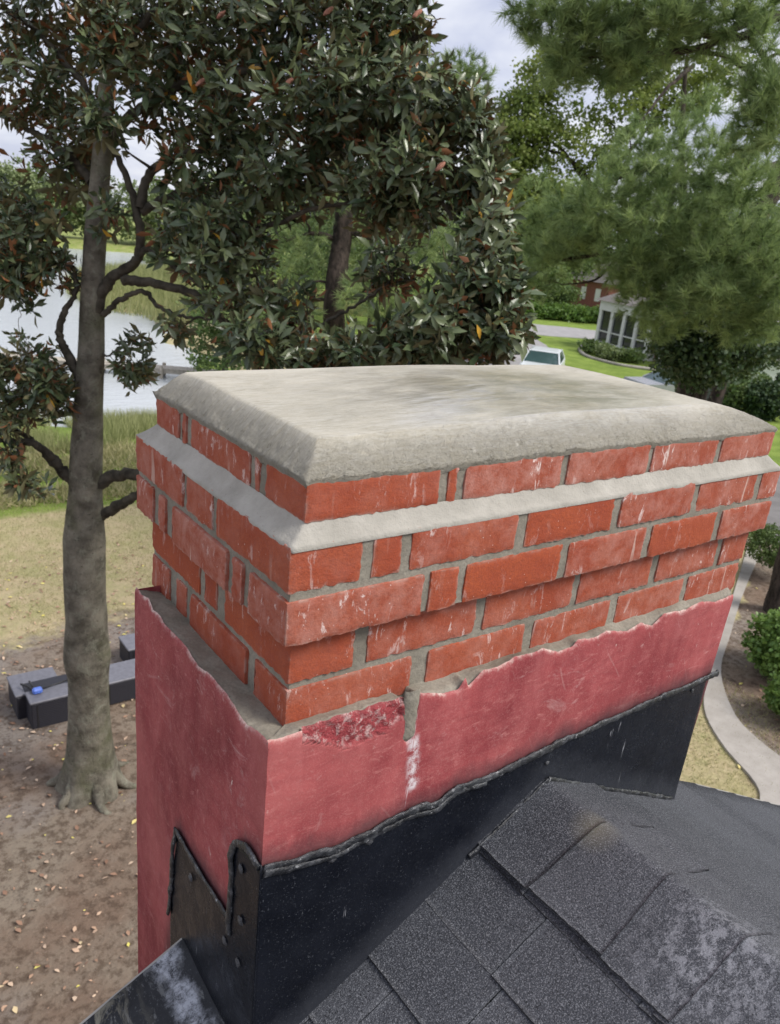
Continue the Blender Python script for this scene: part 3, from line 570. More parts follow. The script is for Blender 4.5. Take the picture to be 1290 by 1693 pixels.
# plain back, right side and lower body so the stack stands on the ground
body = MB(); body.add([(NX, NY, -1.2), (RXc - .06, RYc, -1.2), (RXc - .06, .478, -1.2), (NX, .478, -1.2), (NX, NY, GZ - .1), (RXc - .06, RYc, GZ - .1), (RXc - .06, .478, GZ - .1), (NX, .478, GZ - .1)],
   [(0, 4, 5, 1), (1, 5, 6, 2), (2, 6, 7, 3), (3, 7, 4, 0)])
body.add([(RXc - .001, RYc + .001, -.004), (RXc - .001, .478, -.004), (RXc - .06, .478, -1.2), (RXc - .06, RYc + .001, -1.2), (NX + .001, .478, .02)  , (NX + .001, .478, -1.2), (RXc - .06, .478, -1.2)], [(0, 3, 2, 1), (4, 1, 2, 5)])
bv = np.array(body.v); bf = [tuple(i + o1 + len(q2) for i in t) for t in body.f]
nb = np.zeros(len(bv))
cat = lambda k, d: np.concatenate([at_[k], d, nb + (1 if k in ('edge', 'tar') else 0)])
mesh('painted_base', np.vstack([v, q2, bv]), [tuple(t) for t in f] + [tuple(t + o1) for t in grid_faces(nyl, 150)] + bf, MAT['render'], ch, True,
     {'edge': cat('edge', E2.reshape(-1)), 'tar': cat('tar', T2), 'spall': cat('spall', z0_), 'white': cat('white', z0_)})
# mortar ledge bedding the first course on the base
def ledge(rim, inner_fn, seed, flip, m=9):
    n = len(rim); P = np.zeros((n, m, 3))
    for i in range(n):
        a = rim[i]; b = inner_fn(a)
        for j in range(m):
            u = j / (m - 1); P[i, j] = a + (b - a) * u; P[i, j, 2] = a[2] + (b[2] - a[2]) * u ** .8 - (.0025 if j else .008)
    q = P.reshape(-1, 3); J = np.tile(np.arange(m), n); w_ = fbm(q, 26, seed, 4); w2 = fbm(q, 90, seed + 1, 3)
    q[:, 2] += (.0032 * w_ + .0016 * w2) * ((J > 0) & (J < m - 1)); g = grid_faces(n, m); return q, (g[:, ::-1] if flip else g)
rF = rimF.copy(); rF[:, 1] += .0018; rL = rimL.copy(); rL[:, 0] += .0018
v1, f1 = ledge(rF, lambda a: np.array([max(a[0], .003) if a[0] < .02 else a[0], .0045, max(.004, min(.012, a[2] + .03))]), 50, False)
v2, f2 = ledge(rL, lambda a: np.array([.0045, max(a[1], .003), .007]), 54, True)
mesh('mortar_ledge', np.vstack([v1, v2]), np.vstack([f1, f2 + len(v1)]), MAT['mortar'], ch, True)
# dab of mortar run down the open joint
a, b = np.meshgrid(np.linspace(.1845, .2150, 24), np.linspace(.030, -.068, 60), indexing='ij'); q = np.stack([a, front_y(a) + .004 - .006 * np.sin(np.clip((a - .1845) / .0305, 0, 1) * math.pi) ** .6, b], -1).reshape(-1, 3)
q[:, 0] += .0015 * fbm(q, 50, 64, 3); q[:, 1] += .0016 * fbm(q, 60, 65, 3) + .006 * np.clip((-.055 - q[:, 2]) / .012, 0, 1); mesh('mortar_dab', q, grid_faces(24, 60), MAT['mortar'], ch, True)
# ------ flashing
def sheet(P, flip=False, off=0): return P
gx = np.linspace(NX - .004, RXc - .03, 160); V = np.zeros((160, 24, 3))
for i, x in enumerate(gx):
    zt_ = np.interp(x, ftop[:, 0], ftop[:, 1]); zb = roofz(x) - .02
    for j in range(24):
        z = zt_ + (zb - zt_) * j / 23; xx = min(x, RXc - .055 * np.clip(-z, 0, 1) * 1.15 - .004 + .0)
        V[i, j] = (xx, front_y(x) - .0045 - .0015 * math.sin(x * 9) - .004 * (j / 23) ** 3, z)
q = V.reshape(-1, 3); q[:, 1] += .0012 * fbm(q, 7, 61, 3)
ta = np.clip(q[:, 2] - roofz(q[:, 0]), 0, 1)
fl = mesh('flashing', q, grid_faces(160, 24)[:, ::-1], MAT['flash'], ch, True, {'tar': ta})
md = fl.modifiers.new('s', 'SOLIDIFY'); md.thickness = .002; md.offset = -1
# stepped flashing on the left face
def zz(y): return np.interp(y, [-.05, .011, .034, .0355, .0365, .259, .262, .284, .306], [-.177, -.183, -.20, -.23, -.354, -.355, -.38, -.536, -.67])
gy = np.concatenate([np.linspace(-.047, .033, 16), np.linspace(.034, .038, 6), np.linspace(.045, .256, 26), np.linspace(.258, .285, 8)]); V = np.zeros((len(gy), 24, 3))
for i, y in enumerate(gy):
    for j in range(24): V[i, j] = (NX - .0045 - .0012 * math.sin(y * 20), y, zz(y) + (-.70 - zz(y)) * j / 23)
q = V.reshape(-1, 3); q[:, 0] += .001 * fbm(q, 9, 62, 3)
s2 = mesh('step_flashing', q, grid_faces(len(gy), 24), MAT['flash'], ch, True, {'tar': np.ones(len(q))})
md = s2.modifiers.new('s', 'SOLIDIFY'); md.thickness = .002; md.offset = -1
def bead(pts, r0, name='sealant_bead', seed=1, n=120, ax=1):
    P = smooth_path(pts, n); rr = np.random.default_rng(seed); P = P + .45 * r0 * np.stack([fbm(P, 30, seed + k, 3) for k in range(3)], 1)
    R_ = r0 * (1 + .45 * fbm(P, 28, seed + 9, 3) + .35 * fbm(P, 9, seed + 3, 2)); v, f = tube(P, np.abs(R_) + .0010, 14); v = np.array(v); cen = np.repeat(P, 14, 0); dv = v - cen
    dv *= (1 + .30 * fbm(v, 75, seed + 5, 3))[:, None]; dv[:, ax] *= .5; v = cen + dv
    b = MB(); b.add(v, f); b.f.append(tuple(range(13, -1, -1))); b.f.append(tuple(len(v) - 14 + i for i in range(14))); return b.build(name, MAT['seal'], ch, True)
bead([(x, front_y(x) - .006, z - .001) for x, z in ftop], .0062, seed=1, n=420)
bead([(x, front_y(x) - .0075, z - .011 - .003 * math.sin(x * 31)) for x, z in ftop[:10]], .0038, seed=21, n=200)
bead([(NX - .007, -.045, -.182), (NX - .007, -.02, -.176), (NX - .007, .011, -.184), (NX - .007, .030, -.198), (NX - .007, .036, -.225), (NX - .007, .037, -.29), (NX - .007, .038, -.35), (NX - .007, .037, -.38)], .0058, seed=2, n=130, ax=0)
bead([(NX - .006, .034, -.356), (NX - .006, .10, -.355), (NX - .006, .18, -.356), (NX - .006, .259, -.352)], .0046, seed=3, n=130, ax=0)
bead([(NX - .006, .260, -.350), (NX - .006, .268, -.40), (NX - .006, .276, -.47), (NX - .006, .284, -.536), (NX - .006, .290, -.57)], .0052, seed=4, n=120, ax=0)
bead([(x, front_y(x) - .012, roofz(x) + .004) for x in np.linspace(.375, .56, 8)], .006, seed=5, n=140)
bead([(x, front_y(x) - .012, roofz(x) + .004) for x in np.linspace(.56, .66, 5)], .0068, seed=6, n=60)
bead([(x, front_y(x) - .010, roofz(x) + .003) for x in np.linspace(.70, 1.06, 8)], .0050, seed=7, n=160)
def blob(p, rad, nrm_axis, name='nail_head', mat='nail', sq=.45, seed=0):
    rr = np.random.default_rng(seed); b = MB(); n = 12; v = []
    for j in range(5):
        th = j / 5 * math.pi / 2
        for k in range(n):
            a = k * 2 * math.pi / n; r_ = rad * math.cos(th) * (1 + .15 * rr.normal()); o = [r_ * math.cos(a), r_ * math.sin(a)]; hgt_ = rad * sq * math.sin(th)
            v.append((p[0] + o[0], p[1] - hgt_, p[2] + o[1]) if nrm_axis == 1 else (p[0] - hgt_, p[1] + o[0], p[2] + o[1]))
    v.append((p[0], p[1] - rad * sq, p[2]) if nrm_axis == 1 else (p[0] - rad * sq, p[1], p[2]))
    f = [(j * n + k, j * n + (k + 1) % n, (j + 1) * n + (k + 1) % n, (j + 1) * n + k) for j in range(4) for k in range(n)] + [(4 * n + k, 4 * n + (k + 1) % n, 5 * n) for k in range(n)]
    b.add(v, f); return b.build(name, MAT[mat], ch, True)
for i, (u, v_) in enumerate([(550, 1419), (611, 1390), (727, 1332), (1145, 1142), (1060, 1170), (905, 1262), (878, 1250)]): blob(on_front(u, v_, .006), .0075 if i < 2 else .005, 1, seed=i)
for i, (u, v_) in enumerate([(316, 1452), (399, 1437), (398, 1522), (372, 1555), (394, 1592)]): blob(on_left(u, v_, .006), .0075, 0, seed=i + 20)
# ------------------------------------------------------------------ the house we stand on
hs = empty('house', (.56, -3, GZ), 'house under the chimney, roofed in dark grey asphalt shingles with a painted gable wall', 'house')
M_ = .505; CO = 1 / math.sqrt(1 + M_ * M_)
def rake_y(x): return .222 if x < .6 else .222 - (.222 - .10) * min(1, (x - .6) / .8) - max(0, x - 1.4) * .06
def roof_sheet(side):
    V = []; Fs = []; T = []; off = 0; rr = np.random.default_rng(40 + side)
    edges = [.165 + .1145 * k for k in range(-1, 34)]
    for k in range(len(edges) - 1):
        d0 = max(edges[k], 0.01) - (.05 if k else 0); d1 = edges[k + 1]
        y = .3; 
        cuts = []
        yy = .24 - (k % 3) * .11 - rr.uniform(0, .05)
        while yy > -5.2: cuts.append(yy); yy -= (rr.choice([.14, .19, .25, .31]) if side < 0 else rr.choice([.3, .42, .55])) * rr.uniform(.9, 1.1)
        if side > 0: cuts = [c_ - 1.6 for c_ in cuts]; cuts = [c_ for c_ in cuts if c_ > -5.2] + [-5.25]
        if side < 0 and k == 1: cuts[:4] = [.0, -.215, -.47, -.70]
        if side < 0 and k == 0: cuts[:3] = [.05, -.16, -.40]
        y1 = rake_y(.56 + side * d1); 
        for ci, c in enumerate([None] + cuts[:-1]):
            ya = y1 if c is None else min(c, y1); yb = cuts[ci]
            if yb >= ya - .004: continue
            lift = .0042 + (.0022 if (ci + k) % 2 and side < 0 else 0) + (rr.uniform(0, .0009) if side < 0 else 0); t = rr.uniform(0, .8); near = abs(ya) < 1.6 and d1 < 1.6
            nu, nv = (18, 26) if near else (3, 3)
            a, b = np.meshgrid(np.linspace(0, 1, nu), np.linspace(0, 1, nv), indexing='ij')
            d = d0 + (d1 - d0) * a; yv = ya - (.0012 if side < 0 else 0) + (yb - ya + (.0024 if side < 0 else 0)) * b
            jag = .0014 * fbm(np.stack([yv.ravel(), d.ravel() * 0, yv.ravel() * 0 + k], 1), 40, 70 + k, 3).reshape(d.shape) * (a > .93) if near else 0
            d = d + jag; jy = (.0010 * fbm(np.stack([d.ravel(), b.ravel() * 9, 0 * d.ravel()], 1), 50, 90, 3)).reshape(d.shape) if near else 0
            yv = yv + jy
            h = lift * (.25 + .75 * a) + ((.0012 if side < 0 else .0002) * fbm(np.stack([d.ravel(), yv.ravel(), 0 * d.ravel()], 1), 9, 71, 3)).reshape(d.shape) * (1 if near else 0)
            x = .56 + side * (d + h * .45); z = -.274 - M_ * d + h * .9 - .004
            P = np.stack([x, yv, z], -1); lo = P.copy(); lo[..., 2] -= .0048
            g = grid_faces(nu, nv); n0 = nu * nv
            P = P.reshape(-1, 3); lo = lo.reshape(-1, 3)
            if side > 0: g = g[:, ::-1]
            rim = [(nu - 1) * nv + j for j in range(nv)]; e1 = [i * nv for i in range(nu)]; e2 = [i * nv + nv - 1 for i in range(nu)]
            sk = []
            for R_ in (rim, e1, e2):
                for i in range(len(R_) - 1): sk.append((R_[i], R_[i + 1], R_[i + 1] + n0, R_[i] + n0))
            V.append(np.vstack([P, lo])); Fs.append(np.vstack([g, np.array(sk)]) + off); off += 2 * n0; T.append(np.full(2 * n0, t))
    return np.vstack(V), np.vstack(Fs), np.concatenate(T)
deck = MB()
for s_ in (-1, 1):
    xe = .56 + s_ * 3.95; ze = -.292 - M_ * 3.95
    yr = .20 if s_ < 0 else None
    if s_ < 0: deck.add([(.56, .215, -.286), (xe, .215, ze), (xe, -5.2, ze), (.56, -5.2, -.286), (.56, .215, -.33), (xe, .215, ze - .05), (xe, -5.2, ze - .05), (.56, -5.2, -.33)], [(0, 1, 2, 3), (7, 6, 5, 4), (0, 4, 5, 1), (1, 5, 6, 2), (2, 6, 7, 3)])
    else:
        y_e = rake_y(xe); deck.add([(.56, .21, -.286), (1.4, .09, -.286 - M_ * .84), (xe, y_e - .01, ze), (xe, -5.2, ze), (.56, -5.2, -.286), (.56, .21, -.33), (1.4, .09, -.33 - M_ * .84), (xe, y_e - .01, ze - .05), (xe, -5.2, ze - .05), (.56, -5.2, -.33)],
                  [(0, 4, 3, 2, 1), (0, 1, 6, 5), (1, 2, 7, 6), (2, 3, 8, 7), (3, 4, 9, 8), (5, 6, 7, 8, 9)])
roof = deck.build('roof', MAT['blk'], hs)
for s_ in (-1, 1):
    v, f, t = roof_sheet(s_); mesh('roof_slope', v, f, MAT['shingle'], roof, False, {'tint': t})
# ridge caps: folded shingles lapping one another
yj = [.06, -.17, -.31, -.45]; 
while yj[-1] > -5: yj.append(yj[-1] - .14)
for k in range(1, len(yj)):
    rr = np.random.default_rng(100 + k); nu, nv = 60, 26; W = .162 + rr.uniform(-.004, .004); t = [.75, .2, .55, .35, .6][k % 5]
    a, b = np.meshgrid(np.linspace(-1, 1, nu), np.linspace(0, 1, nv), indexing='ij'); ya = yj[k - 1] + (.03 if k > 1 else 0); yb = yj[k]
    d = a * W; yv = ya + (yb - ya) * b + .004 * a * rr.normal(); pts = np.stack([d.ravel(), yv.ravel(), 0 * d.ravel()], 1)
    d = d * (1 + (.012 * fbm(pts, 40, 200 + k, 3)).reshape(d.shape) * (np.abs(a) > .9)); yv = yv + (.0016 * fbm(pts, 45, 300 + k, 3)).reshape(d.shape) * (b > .93)
    rad = .012; zc = -.274 - M_ * (np.sqrt(d * d + rad * rad) - rad * .55); h = .0075 + .0035 * b * (1 - .8 * np.clip((a + .05) * 6, 0, 1)) + .0022 * (fbm(pts, 11, 400 + k, 3)).reshape(d.shape) + .004 * np.clip((np.abs(a) - .8) / .2, 0, 1) * rr.uniform(.2, 1.3)
    P = np.stack([.56 + d + 0 * h, yv, zc + h - .004], -1).reshape(-1, 3); lo = P.copy(); lo[:, 2] -= .0052; g = grid_faces(nu, nv)[:, ::-1]; n0 = nu * nv
    sk = []
    for R_ in ([i * nv + nv - 1 for i in range(nu)], list(range(nv)), [(nu - 1) * nv + j for j in range(nv)]):
        for i in range(len(R_) - 1): sk.append((R_[i], R_[i + 1], R_[i + 1] + n0, R_[i] + n0))
    mesh('ridge_shingle', np.vstack([P, lo]), np.vstack([g, np.array(sk)]), MAT['shingle'], roof, False, {'tint': np.full(2 * n0, t)})
# tar smeared metal apron left of the stack, and the rake edging
V = np.zeros((60, 60, 3)); 
for i, x in enumerate(np.linspace(-.50, -.046, 60)):
    for j, y in enumerate(np.linspace(-.16 + .02 * math.sin(i * .3), .226, 60)): V[i, j] = (x, y + .0, roofz(x) + .0065)
q = V.reshape(-1, 3); q[:, 2] += .0042 * fbm(q, 12, 81, 4) + .002; mesh('tarred_apron', q, grid_faces(60, 60), MAT['tar'], roof, True)
rk = MB()
def bar(P, Q, w, h): 
    P = np.array(P); Q = np.array(Q); d = Q - P; s = np.cross(d, (0, 0, 1)); s = s / np.linalg.norm(s) * w / 2; u = np.array((0, 0, h / 2))
    return [P - s - u, P + s - u, P + s + u, P - s + u, Q - s - u, Q + s - u, Q + s + u, Q - s + u], [(3, 2, 1, 0), (4, 5, 6, 7), (0, 1, 5, 4), (1, 2, 6, 5), (2, 3, 7, 6), (3, 0, 4, 7)]
v, f = bar((-.052, .2295, roofz(-.052) - .032), (-3.4, .2295, roofz(-3.4) - .032), .006, .075); rk.add(v, f)
v, f = bar((1.4, rake_y(1.4) - .002, roofz(1.4) - .035), (4.5, rake_y(4.5) - .002, roofz(4.5) - .035), .006, .07); rk.add(v, f)
rk.build('rake_edge', MAT['trim'], roof)
wl = MB(); wl.prism([(-3.0, GZ - .1), (4.1, GZ - .1), (4.1, -2.16), (.56, -.37), (-3.0, -2.16)], 1, -5.0, .02); wl.build('gable_wall', MAT['rbrick'], hs)
gu = MB()
v, f = bar((4.56, .0, roofz(4.51) - .03), (4.56, -5.2, roofz(4.51) - .03), .10, .10); gu.add(v, f); gu.build('gutter', MAT['trim'], hs); gu = MB(); v, f = bar((-3.44, .2, roofz(-3.39) - .03), (-3.44, -5.2, roofz(-3.39) - .03), .10, .10); gu.add(v, f); gu.build('gutter', MAT['trim'], hs)

# ------------------------------------------------------------------ vegetation
def inst(tv, tf, P, Rm, S, tint):
    """copies of one template (leaf, needle) merged to a single foliage mesh"""
    n = len(P); k = len(tv); V = np.einsum('nij,kj->nki', Rm, tv) * np.asarray(S).reshape(n, 1, -1) + P[:, None, :]
    Fc = (tf[None] + (np.arange(n) * k)[:, None, None]).reshape(-1, tf.shape[1]); return V.reshape(-1, 3), Fc, np.repeat(tint, k)
def unit(v): return v / (np.linalg.norm(v, axis=-1, keepdims=True) + 1e-9)
def frames(D, Nn):                                   # columns: side, dir, normal
    D = unit(D); Nn = unit(Nn - (Nn * D).sum(-1, keepdims=True) * D); Sd = np.cross(D, Nn); return np.stack([Sd, D, Nn], -1)
ML = np.array([(0, 0, 0), (-.105, .28, .035), (0, .28, 0), (.105, .28, .035), (-.16, .62, .03), (0, .62, -.03), (.16, .62, .03), (0, 1, -.13)])
MLF = np.array([(0, 2, 1), (0, 3, 2), (1, 2, 5), (1, 5, 4), (2, 3, 6), (2, 6, 5), (4, 5, 7), (5, 6, 7)])
ND = np.array([(-.5, 0, 0), (.5, 0, 0), (0, 1, 0)]); NDF = np.array([(0, 1, 2)])
LQ = np.array([(0, 0, 0), (-.42, .5, .08), (0, 1, 0), (.42, .5, .08)]); LQF = np.array([(0, 3, 2), (0, 2, 1)])
def rosettes(C, A, r, nl=(9, 14), L=(.13, .19)):
    P = []; D = []; Nn = []; S = []; T = []
    for c, a in zip(C, A):
        a = a / np.linalg.norm(a); n = r.integers(*nl); s = np.cross(a, (0.3, .2, 1)); s /= np.linalg.norm(s); b = np.cross(a, s); base = r.uniform(0, 6.28); old = r.uniform() 
        for i in range(n):
            ph = base + i * 2.4; th = math.radians(28 + 78 * (i / n) + r.normal() * 10); rad = math.cos(ph) * s + math.sin(ph) * b
            D.append(math.cos(th) * a + math.sin(th) * rad + np.array([0, 0, -.12 - .15 * r.uniform()])); Nn.append(a - .3 * rad + r.normal(0, .22, 3)); P.append(c - a * (.05 * i / n)); l = r.uniform(*L) * (1 if i > 2 else .75); S.append((l * r.uniform(.95, 1.2), l, l))
            T.append(np.clip((.15 + .75 * old) + r.normal() * .13, 0, .96) if r.uniform() > .012 else .99)
    return inst(ML, MLF, np.array(P), frames(np.array(D), np.array(Nn)), np.ones((len(P), 3)), np.array(T)), np.array(S)
def rosette_mesh(C, A, r, L=(.095, .165)):
    P = []; D = []; Nn = []; S = []; T = []
    for c, a in zip(C, A):
        a = a / np.linalg.norm(a); n = r.integers(5, 13); s = np.cross(a, (0.3, .2, 1)); s /= np.linalg.norm(s); b = np.cross(a, s); base = r.uniform(0, 6.28); old = r.uniform() ** 1.2; big = r.uniform(.8, 1.15)
        for i in range(n):
            ph = base + i * 2.4 + r.normal() * .45; th = math.radians(18 + 80 * (i / n) + r.normal() * 20); rad = math.cos(ph) * s + math.sin(ph) * b
            D.append(math.cos(th) * a + math.sin(th) * rad + np.array([0, 0, -.1 - .15 * r.uniform()])); Nn.append(a - .3 * rad + r.normal(0, .42, 3)); P.append(c - a * (.13 * (i / n) ** .8) + r.normal(0, .012, 3)); S.append(r.uniform(*L) * (1 if i > 2 else .75) * big)
            T.append(np.clip(.05 + .78 * old + r.normal() * .16, 0, .96) if r.uniform() > .004 else .99)
    P = np.array(P); S = np.array(S); R_ = frames(np.array(D), np.array(Nn)); return inst(ML, MLF, P, R_, S[:, None] * np.ones((1, 3)), np.array(T))
def tufts(C, A, r, nn, L, wd, spread=1.0):
    m = len(C); n = m * nn; a = np.repeat(unit(np.array(A)), nn, 0); rad = unit(np.cross(a, r.normal(size=(n, 3)))); th = np.radians(r.uniform(8, 62, n) * spread)
    D = np.cos(th)[:, None] * a + np.sin(th)[:, None] * rad + np.array([0, 0, -.08]); P = np.repeat(np.array(C), nn, 0) - a * (r.uniform(0, .75, n) * L)[:, None]
    S = L * r.uniform(.7, 1.1, n); t = np.repeat(np.clip(r.uniform(0, 1, m) ** 1.1, 0, 1), nn) * .8 + r.uniform(0, .2, n)
    Sc = np.stack([np.full(n, wd) / S, np.ones(n), np.ones(n)], 1); R_ = frames(D, r.normal(size=(n, 3)))
    k = len(ND); V = np.einsum('nij,nkj->nki', R_, ND[None] * (Sc * S[:, None])[:, None, :]) + P[:, None, :]
    return V.reshape(-1, 3), np.arange(n * 3).reshape(-1, 3), np.repeat(t, 3)
def leafcloud(C, r, per, spr, sz):
    m = len(C); n = m * per; o = r.normal(size=(n, 3)); o = unit(o) * (np.abs(r.normal(size=(n, 1))) ** .6) * spr * np.array([1, 1, .65]); P = np.repeat(np.array(C), per, 0) + o
    t = np.clip(np.repeat(r.uniform(0, .7, m), per) + r.uniform(0, .3, n), 0, 1); S = sz * r.uniform(.6, 1.3, n); Nn = r.normal(size=(n, 3)) * .8 + np.array([0, 0, .9]); R_ = frames(r.normal(size=(n, 3)), Nn)
    return inst(LQ, LQF, P, R_, S[:, None] * np.ones((1, 3)), t)
def blob_pts(blobs, r, exp=1.0):
    """blobs: (u, v, distance, radius u, radius v in photo pixels at that distance, depth radius in metres, count)"""
    out = []; cen = []
    for (u, v, d, ru, rv, rd, n) in blobs:
        c = at(u, v, d); sx_ = ru / F * d; sz_ = rv / F * d; g = unit(r.normal(size=(n, 3))) * (r.uniform(0, 1, (n, 1)) ** (1 / 2.4))
        P = c + g[:, :1] * sx_ * RC[0] - g[:, 1:2] * sz_ * RC[1] + g[:, 2:] * rd * RC[2]; out.append(P); cen.append(np.repeat(c[None], n, 0))
    return np.vstack(out), np.vstack(cen)
def ptspath(a, b, r, n=7, sag=.12, up=0.0):
    L = np.linalg.norm(b - a); t = np.linspace(0, 1, n)[:, None]; P = a + (b - a) * t; w_ = r.normal(0, .06 * L, (n, 3)) * np.sin(np.pi * t); P = P + w_; P[:, 2] += (up * L * np.sin(np.pi * t))[:, 0]; return smooth_path(P, n * 2)
class Nodes:                                        # skeleton of a tree: limb points that twigs can grow from
    def __init__(s): s.p = []; s.r = []
    def add(s, P, R): s.p.append(np.array(P)); s.r.append(np.array(R))
    def near(s, q, below=True):
        P = np.vstack(s.p); R_ = np.concatenate(s.r); d = np.linalg.norm(P - q, axis=1); 
        if below: d = d + .5 * np.maximum(0, P[:, 2] - q[2])
        i = int(np.argmin(d)); return P[i], R_[i]
def grow(nd, targets, r, r0, name, mat, parent, up=-.05, n=5, sides=5, maxr=None):
    VV = []; FF = []; off = 0
    for q in targets:
        a, ra = nd.near(q); P = ptspath(a, q, r, n, up=up); L = len(P); rb = min(ra * .8, r0); R_ = np.linspace(rb, max(rb * .25, .003), L); v, f = tube(P, R_, sides)
        VV.append(v); FF.append(np.array(f) + off); off += len(v); nd.add(P[2:], R_[2:])
    if VV: return tag(mesh(name, np.vstack(VV), np.vstack(FF), mat, parent, True), kind='stuff')

# ---- magnolia
rM = np.random.default_rng(11)
base = gr(150, 1300)
mg = empty('magnolia_tree', base, 'large magnolia with glossy leaves and rusty undersides, its pale trunk left of the chimney', 'tree')
tp = [(150, 1318), (150, 1285), (149, 1240), (147, 1180), (146, 1120), (144, 1085), (143, 1030), (140, 950), (139, 890), (141, 830), (143, 760), (146, 680), (150, 600), (152, 540), (153, 480), (156, 420), (160, 360), (166, 290), (172, 210), (177, 130), (182, 40), (188, -80), (195, -260)]
tr = [.34, .285, .235, .205, .200, .232, .200, .195, .200, .160, .148, .130, .115, .107, .100, .096, .090, .080, .075, .062, .05, .035, .02]
TP = smooth_path([on(u, v, (0, 6.5, 0), (0, 1, 0)) for u, v in tp], 120); TR = np.interp(np.linspace(0, 1, 120), np.linspace(0, 1, len(tr)), tr)
v, f = tube(TP, TR, 36); v = np.array(v); cen = np.repeat(TP, 36, 0); dv = v - cen; ang = np.arctan2(dv[:, 1], dv[:, 0]); low = np.clip((TP[0][2] + .75 - cen[:, 2]) / .75, 0, 1)
v = cen + dv * (1 + .07 * fbm(v, 2.2, 5, 3) + low ** 1.6 * .38 * (np.sin(ang * 5 + 1) * .5 + .2))[:, None]
trunk = mesh('trunk', v, f, MAT['bark'], mg, True)
for k in range(6):
    a_ = k * 1.05 + .5; L_ = .16 + .12 * rM.uniform(); b_ = np.array([base[0], base[1], GZ]); d_ = np.array([math.cos(a_), math.sin(a_), 0]); P = smooth_path([b_ + d_ * .16 + (0, 0, .26), b_ + d_ * .32 + (0, 0, .08), b_ + d_ * (.32 + L_ * .5) + (0, 0, .02), b_ + d_ * (.32 + L_) + (.1, 0, -.05)], 20); v, f = tube(P, np.linspace(.075, .02, 20), 10, .06, rM); mesh('root', v, f, MAT['bark'], mg, True)
nd = Nodes(); nd.add(TP[60:], TR[60:])
limbs = [([(165, 800, 7.45), (190, 786, 7.4), (235, 783, 7.2), (300, 770, 6.9), (400, 730, 6.5), (520, 690, 6.1), (640, 640, 5.8), (760, 560, 5.5)], .062),
 ([(160, 856, 7.6), (185, 842, 7.5), (215, 825, 7.3), (250, 808, 7.1), (330, 780, 6.6), (430, 700, 6.2)], .058),
 ([(125, 806, 7.5), (100, 772, 7.4), (78, 748, 7.3), (45, 730, 7.2), (10, 728, 7.1), (-60, 720, 7.0)], .050),
 ([(110, 790, 7.45), (70, 745, 7.35), (35, 716, 7.25), (0, 712, 7.1)], .040),
 ([(132, 625, 7.15), (108, 580, 7.1), (98, 545, 7.05), (108, 512, 7.0), (125, 480, 6.95), (120, 440, 6.8)], .045),
 ([(158, 515, 6.95), (170, 480, 6.9), (190, 455, 6.85), (222, 435, 6.8), (232, 405, 6.75), (226, 350, 6.7), (212, 300, 6.65), (196, 262, 6.6), (180, 235, 6.6)], .058),
 ([(215, 440, 6.8), (245, 412, 6.7), (270, 430, 6.6), (310, 455, 6.5), (350, 490, 6.4)], .034),
 ([(205, 462, 6.85), (250, 468, 6.75), (310, 482, 6.6), (345, 502, 6.5), (378, 540, 6.4), (410, 575, 6.3), (430, 610, 6.2)], .046),
 ([(172, 522, 6.95), (200, 494, 6.9), (238, 482, 6.85), (262, 508, 6.8), (300, 522, 6.75), (352, 528, 6.7)], .028),
 ([(232, 350, 6.7), (262, 335, 6.6), (300, 318, 6.5), (335, 335, 6.4), (365, 352, 6.3), (400, 366, 6.2), (450, 372, 6.1), (520, 345, 5.9), (620, 330, 5.75)], .040),
 ([(232, 340, 6.65), (245, 290, 6.6), (290, 262, 6.5), (350, 250, 6.4), (430, 290, 6.2), (490, 308, 6.1), (548, 305, 6.0), (650, 260, 5.8)], .042),
 ([(152, 300, 6.7), (120, 262, 6.75), (80, 232, 6.8), (45, 212, 6.85), (0, 190, 6.9), (-90, 150, 7.0)], .042),
 ([(170, 240, 6.6), (230, 180, 6.5), (320, 130, 6.3), (450, 110, 6.1), (580, 90, 5.9), (700, 60, 5.7)], .045),
 ([(178, 130, 6.5), (220, 60, 6.4), (300, -20, 6.2), (450, -90, 6.0)], .035),
 ([(172, 200, 6.55), (130, 130, 6.6), (80, 70, 6.7), (30, 20, 6.8)], .035),
 ([(430, 700, 6.2), (520, 620, 5.9), (620, 560, 5.7), (720, 500, 5.5), (820, 440, 5.35)], .030),
 ([(620, 330, 5.75), (700, 300, 5.65), (780, 270, 5.55), (830, 250, 5.5)], .022),
 ([(700, 300, 5.65), (760, 370, 5.5), (820, 440, 5.35)], .018),
 ([(400, 560, 6.3), (470, 560, 6.0), (560, 520, 5.8), (640, 470, 5.7)], .024)]
for L, r0 in limbs:
    P = smooth_path([at(*p) for p in L], 44) + rM.normal(0, .006, (44, 3)); R_ = np.linspace(r0, r0 * .35, 44); v, f = tube(P, R_ * (1 + .1 * fbm(P, 4, 3, 2)), 9, .04, rM); mesh('limb', v, f, MAT['limb'], mg, True); nd.add(P[5:], R_[5:])
